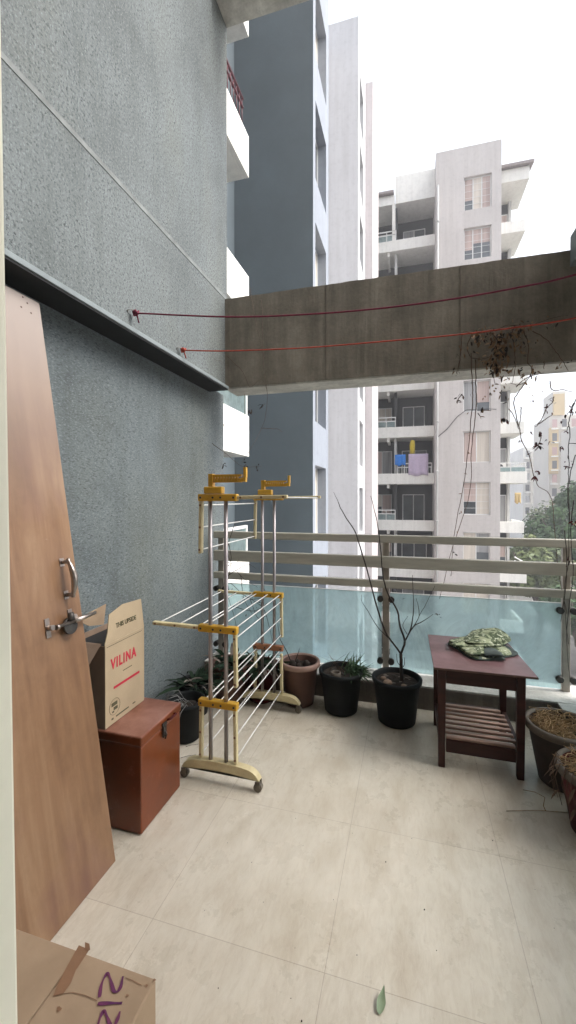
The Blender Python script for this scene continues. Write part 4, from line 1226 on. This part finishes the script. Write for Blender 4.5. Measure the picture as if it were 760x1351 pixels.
# tower side strip and core
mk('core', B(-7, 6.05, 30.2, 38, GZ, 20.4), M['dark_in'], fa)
mk('core_side', B(6.05, 6.2, 29.9, 38, GZ, 20.4), M['offwhite'], fa)
for k in range(-5, 6):
    zb = 5.35 + 3 * (k - 0); zt1 = zb + .68
    if zb > 18: continue
    b = BM()
    box(b, -6.8, BX0, 28.1, 28.22, zb, zt1); box(b, -6.8, BX0, 28.22, 30.2, zb, zb + .15)
    fl = mk('balcony', b, M['whiteB'], fa)
    # soffit rib and divider
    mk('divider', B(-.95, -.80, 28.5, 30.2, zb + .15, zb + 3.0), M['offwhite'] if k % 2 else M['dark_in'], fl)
    mk('rib', B(-1.4, -1.25, 28.22, 30.2, zb - .25, zb), M['whiteB'], fl)
    odd = k % 2 == 0
    b = BM(); x0, x1 = (-2.6, -.85) if odd else (-.75, 1.38)
    for zz in (zt1 + .60, zt1 + .36): box(b, x0, x1, 28.12, 28.18, zz, zz + .06)
    n = 4 if odd else 6
    for i in range(n): 
        xx = x0 + (x1 - x0 - .05) * i / (n - 1); box(b, xx, xx + .05, 28.125, 28.175, zt1, zt1 + .60)
    mk('railing', b, M['winframe'], fl)
    if odd: mk('glass_screen', B(x0, x1, 28.14, 28.155, zt1 + .02, zt1 + .36), M['glassB'], fl)
    else:
        b = BM()
        for i in range(14): xx = x0 + .1 + i * .15; box(b, xx, xx + .02, 28.14, 28.16, zt1, zt1 + .36)
        mk('baluster', b, M['winframe'], fl)
    window_y(fl, 30.0, -.45 if odd else -.5, 1.0 if odd else 1.15, zb + .45, zb + 2.35, .12, random.choice([M['cur_grey'], None, M['winglass']]), random.choice([None, M['cur_grey']]), 1)
    window_y(fl, 30.0, -2.5, -1.15, zb + .6, zb + 2.35, .12, random.choice(cc_), random.choice(cc_), random.choice([1, 2]))
    # right hand balcony
    b = BM(); ex = 6.75 if k % 2 else 6.6
    box(b, BX1, ex, 28.1, 28.22, zb, zt1); box(b, BX1, ex, 28.22, 30.9, zb, zb + .15); box(b, ex - .12, ex, 28.22, 30.9, zb + .15, zt1)
    rbal = mk('balcony', b, M['whiteB'], fa)
    if k % 2:
        b = BM()
        for zz in (zt1 + .50, zt1 + .26): box(b, BX1 + .02, ex - .02, 28.12, 28.18, zz, zz + .06); box(b, ex - .09, ex - .03, 28.2, 30.8, zz, zz + .06)
        for xx in (5.2, 5.85, ex - .09): box(b, xx, xx + .05, 28.125, 28.175, zt1, zt1 + .5)
        mk('railing', b, M['winframe'], rbal); mk('glass_screen', B(BX1 + .05, ex - .05, 28.14, 28.155, zt1 + .02, zt1 + .26), M['glassB'], rbal)
    window_y(rbal, 29.95, 5.25, 6.02, zb + .2, zb + 2.3, .06, random.choice([None, M['cur_grey']]), random.choice([M['cur_grey'], M['cur_pink']]), 1)
# roof level
b = BM(); box(b, -.90, BX0, 28.1, 30.5, 20.35, 22.1); box(b, -6.8, -.95, 28.1, 30.5, 20.35, 20.95)
mk('parapet', b, M['whiteB'], fa)
b = BM(); box(b, BX1, 6.8, 28.1, 30.9, 20.4, 21.15); mk('parapet', b, M['whiteB'], fa)
for (x0, x1, z) in ((-6.8, -1.0, 20.96), (BX1, 7.0, 21.16)):
    b = BM(); vs = [b.verts.new(p) for p in ((x0, 27.85, z), (x1, 27.85, z), (x1, 30.5, z + .35), (x0, 30.5, z + .35), (x0, 27.85, z + .16), (x1, 27.85, z + .16), (x1, 30.5, z + .5), (x0, 30.5, z + .5))]
    for f in ((0, 3, 2, 1), (4, 5, 6, 7), (0, 1, 5, 4), (1, 2, 6, 5), (2, 3, 7, 6), (3, 0, 4, 7)): b.faces.new([vs[i] for i in f])
    mk('roof', b, M['roofB'], fa)
mk('pier', B(-1.10, -.90, 28.12, 28.3, 18.03, 20.35), M['whiteB'], fa)
for x, y in ((BX0 + .12, BY - .07), (BX1 - .12, 28.0)):
    b = BM(); tube(b, [(x, y, GZ + .2), (x, y, 20.2)], .055, 8)
    for z in range(-9, 20, 3): tube(b, [(x, y, z), (x, y, z + .12)], .075, 8)
    mk('drain_pipe', b, M['offwhite'], fa)
b = BM(); pts = [P(x, y, Y=26.93) for x, y in ((577, 577), (590, 566), (603, 550), (615, 541), (640, 539), (655, 540))]; tube(b, pts, .02, 5)
mk('cable', b, M['rubber'], fa)
# laundry on the fourth balcony
zl = 5.35 - 3 + .68 + .66
def hung(x0, x1, z0, z1, m, label, n=14, cat='laundry'):
    b = BM(); gr = []
    for i in range(n + 1):
        u = i / n; x = x0 + (x1 - x0) * u; row = []
        for j in range(7):
            v = j / 6; z = z1 + (z0 - z1) * v
            row.append(b.verts.new((x, 28.05 + .04 * math.sin(u * 13) * v, z + (.05 * math.sin(u * 9 + 1) * v))))
        gr.append(row)
    for i in range(n):
        for j in range(6): b.faces.new((gr[i][j], gr[i + 1][j], gr[i + 1][j + 1], gr[i][j + 1])).smooth = True
    o = mk('laundry_cloth', b, m, loc=((x0 + x1) / 2, 28.05, z0)); o.modifiers.new('t', 'SOLIDIFY').thickness = .02
    tag(o, label, cat, 'washing on the far balcony')
pa, pb = P(521, 600, Y=28.05), P(535, 614, Y=28.05); hung(pa.x, pb.x, pb.z, pa.z, M['blue'], 'bright blue cloth hung on a far balcony rail')
pa, pb = P(539, 599, Y=28.05), P(565, 627, Y=28.05); hung(pa.x, pb.x, pb.z, pa.z, M['lilac'], 'large lilac sheet hung over a far balcony rail')
pa, pb = P(541, 581, Y=28.4), P(547, 598, Y=28.4)
b = BM(); tube(b, [((pa.x + pb.x) / 2, 28.4, pb.z - .1), ((pa.x + pb.x) / 2, 28.4, pa.z - .3), ((pa.x + pb.x) / 2 + .02, 28.4, pa.z)], [.16, .17, .12], 10)
tag(mk('hanging_garment', b, M['yellowcloth'], loc=tuple(pb)), 'yellow garment hanging above the lilac sheet', 'laundry', 'washing on the far balcony')
pa, pb = P(679, 650, Y=28.05), P(687, 664, Y=28.05); hung(pa.x, pb.x, pb.z, pa.z, M['ochre'], 'small ochre cloth on the right hand far balcony', cat='laundry')
# air conditioner
pa, pb = P(654, 611, Y=28.6), P(668, 621, Y=28.6)
ac = thing('air_conditioner', 'small white air conditioner unit on a far right balcony', 'air conditioner', tuple(pb))
mk('casing', B(pa.x, pb.x, 28.6, 28.9, pb.z, pa.z), M['whiteB'], ac)
b = BM(); cx_, cz_ = pa.x + .25, (pa.z + pb.z) / 2; tube(b, [(cx_, 28.598, cz_), (cx_, 28.59, cz_)], .17, 20); mk('fan_grille', b, M['dark_in'], ac)

# ------------------------------------------------------------------ trees
def tree(label, x, y, h, r, n, mi, seed, group='trees in the compound beyond the railing'):
    random.seed(seed)
    t = thing('leafy_tree', label, 'tree', (x, y, GZ), group)
    b = BM(); base = Vector((x, y, GZ)); top = Vector((x + random.uniform(-.5, .5), y, GZ + h * .5))
    tube(b, [base, base + (top - base) * .5 + Vector((.15, 0, 0)), top], [.32, .25, .2], 10)
    cl_ = []
    for i in range(11):
        a = i * 2.4; q = top + Vector((math.cos(a) * r * random.uniform(.4, .75), math.sin(a) * r * random.uniform(.4, .75), h * random.uniform(.12, .38)))
        tube(b, [top - Vector((0, 0, random.uniform(0, 1.5))), (top + q) / 2 + Vector((0, 0, -.3)), q], [.14, .09, .04], 6)
        cl_.append(q)
    mk('trunk', b, M['trunk'], t)
    verts, faces = [], []
    cc = Vector((x, y, GZ + h * .70))
    lob = []
    for i in range(46):
        d_ = Vector((random.gauss(0, 1), random.gauss(0, 1), random.gauss(0, .8))).normalized()
        rr = r * random.uniform(.45, 1.0)
        lob.append((cc + Vector((d_.x * rr, d_.y * rr, d_.z * rr * h * .32 / r)), r * random.uniform(.16, .32)))
    for i in range(n):
        c, lr = lob[random.randrange(len(lob))]
        d_ = Vector((random.gauss(0, 1), random.gauss(0, 1), random.gauss(0, 1))).normalized()
        p = c + d_ * lr * (random.random() ** .35) * Vector((1, 1, .75)).length / 1.6
        nn = (d_ + Vector((random.uniform(-.6, .6), random.uniform(-.6, .6), random.uniform(.1, 1)))).normalized()
        s, u = frame_axes(nn); a = random.uniform(0, 6.28); s2 = s * math.cos(a) + u * math.sin(a); u2 = nn.cross(s2)
        w_ = random.uniform(.09, .17); l_ = w_ * random.uniform(1.3, 2.1); k = len(verts)
        verts += [p - s2 * l_, p - u2 * w_ * .8, p + s2 * l_, p + u2 * w_ * .8]
        faces.append((k, k + 1, k + 2, k + 3))
    me = bpy.data.meshes.new('crown'); me.from_pydata([tuple(v - t.location) for v in verts], [], faces); me.materials.append(mi)
    o = bpy.data.objects.new('crown', me); COL.objects.link(o); o.parent = t
    return t
tree('big mid green tree with dense crown at the right edge', 14.0, 41, 12.6, 4.2, 16000, M['tree1'], 3)
tree('paler olive tree low beside the far block', 9.9, 38, 8.6, 2.6, 9000, M['tree2'], 5)
tree('low dark shrubby tree under the lowest rail', 11.3, 33, 6.4, 2.4, 7000, M['tree1'], 8)
tree('far hazy green tree behind the big one', 19.0, 56, 12.3, 5.0, 9000, M['tree2'], 11)
tree('broad tree out of the way far right', 18.5, 36, 11.2, 4.0, 9000, M['tree1'], 15)

# ------------------------------------------------------------------ distant towers
def far_tower(label, x0, x1, y0, y1, zt, walls, strip, nf, nw, cols=None):
    t = thing('distant_tower', label, 'tower', ((x0 + x1) / 2, y0, GZ), 'hazy towers beyond the trees')
    mk('wall', B(x0, x1, y0, y1, GZ, zt), walls, t)
    for a, b_, z0, z1, m in strip: mk('painted_panel', B(x0 + (x1 - x0) * a, x0 + (x1 - x0) * b_, y0 - .6, y0 - .002, z0, z1), m, t)
    for f in range(nf):
        for i in range(nw):
            xx = x0 + (x1 - x0) * (i + .25) / nw; zz = zt - 3.0 * (f + 1) + .4
            mk('window', B(xx, xx + (x1 - x0) / nw * .5, y0 - .75 if False else y0 - .62, y0 - .601, zz, zz + 1.7), (cols or [M['rust_pink'], M['dark_in']])[(i + f) % 2], t)
            mk('sill', B(xx - .2, xx + (x1 - x0) / nw * .5 + .2, y0 - .9, y0 - .0, zz - .5, zz - .2), M['whiteB'], t)
    return t
def xat(px, Y): return P(px, 657, Y=Y).x
def zat(px, py, Y): return P(px, py, Y=Y).z
Yt = 105
xa, xb = xat(724, Yt), xat(762, Yt); zt3 = zat(742, 548, Yt)
t = far_tower('hazy cream and ochre tower at the right border', xa, xb, Yt, Yt + 12, zt3, M['cream2'],
          [(-.02, .30, zat(730, 625, Yt), zat(730, 565, Yt), M['ochre']), (.12, .5, zt3 + .02, zt3 + 4.6, M['ochre'])], 9, 3)
mk('penthouse', B(xa + 1, xb - 2, Yt + 1, Yt + 8, zt3, zt3 + 5.5), M['cream2'], t)
xa, xb = xat(690, 125), xat(721, 125)
far_tower('pale hazy lower block between the far block and the ochre tower', xa, xb, 125, 140, zat(705, 590, 125), M['whiteB'], [(.3, .6, 0, zat(705, 596, 125), M['cream2'])], 6, 3, [M['cur_grey'], M['dark_in']])
xa, xb = xat(764, 90), xat(800, 90)
far_tower('pale hazy tower just outside the right border', xa, xb, 90, 100, zat(770, 560, 90), M['cream2'], [(.0, .3, 0, 20, M['ochre'])], 8, 3)
cw = BM(); box(cw, 6.5, 60, 47, 47.3, GZ, GZ + 2.2); box(cw, 6.5, 60, 46.95, 47.35, GZ + 2.2, GZ + 2.35)
tag(mk('compound_wall', cw, M['whiteB'], loc=(30, 47, GZ)), 'low white compound wall beneath the trees', 'wall')

# ------------------------------------------------------------------ haze
hz = B(-200, 300, -60, 400, GZ - 1.2, 45)
m = bpy.data.materials.new('haze_air'); m.use_nodes = True; nt = m.node_tree
nt.nodes.remove(nt.nodes['Principled BSDF'])
pv = nt.nodes.new('ShaderNodeVolumePrincipled'); pv.inputs['Color'].default_value = (.93, .95, 1, 1)
pv.inputs['Density'].default_value = .003; pv.inputs['Anisotropy'].default_value = .3
nt.links.new(pv.outputs[0], nt.nodes['Material Output'].inputs['Volume'])
USE_HAZE = True
if USE_HAZE:
    o = mk('haze', hz, m); o['kind'] = 'stuff'; o['label'] = 'pale city haze in the air'; o['category'] = 'haze'
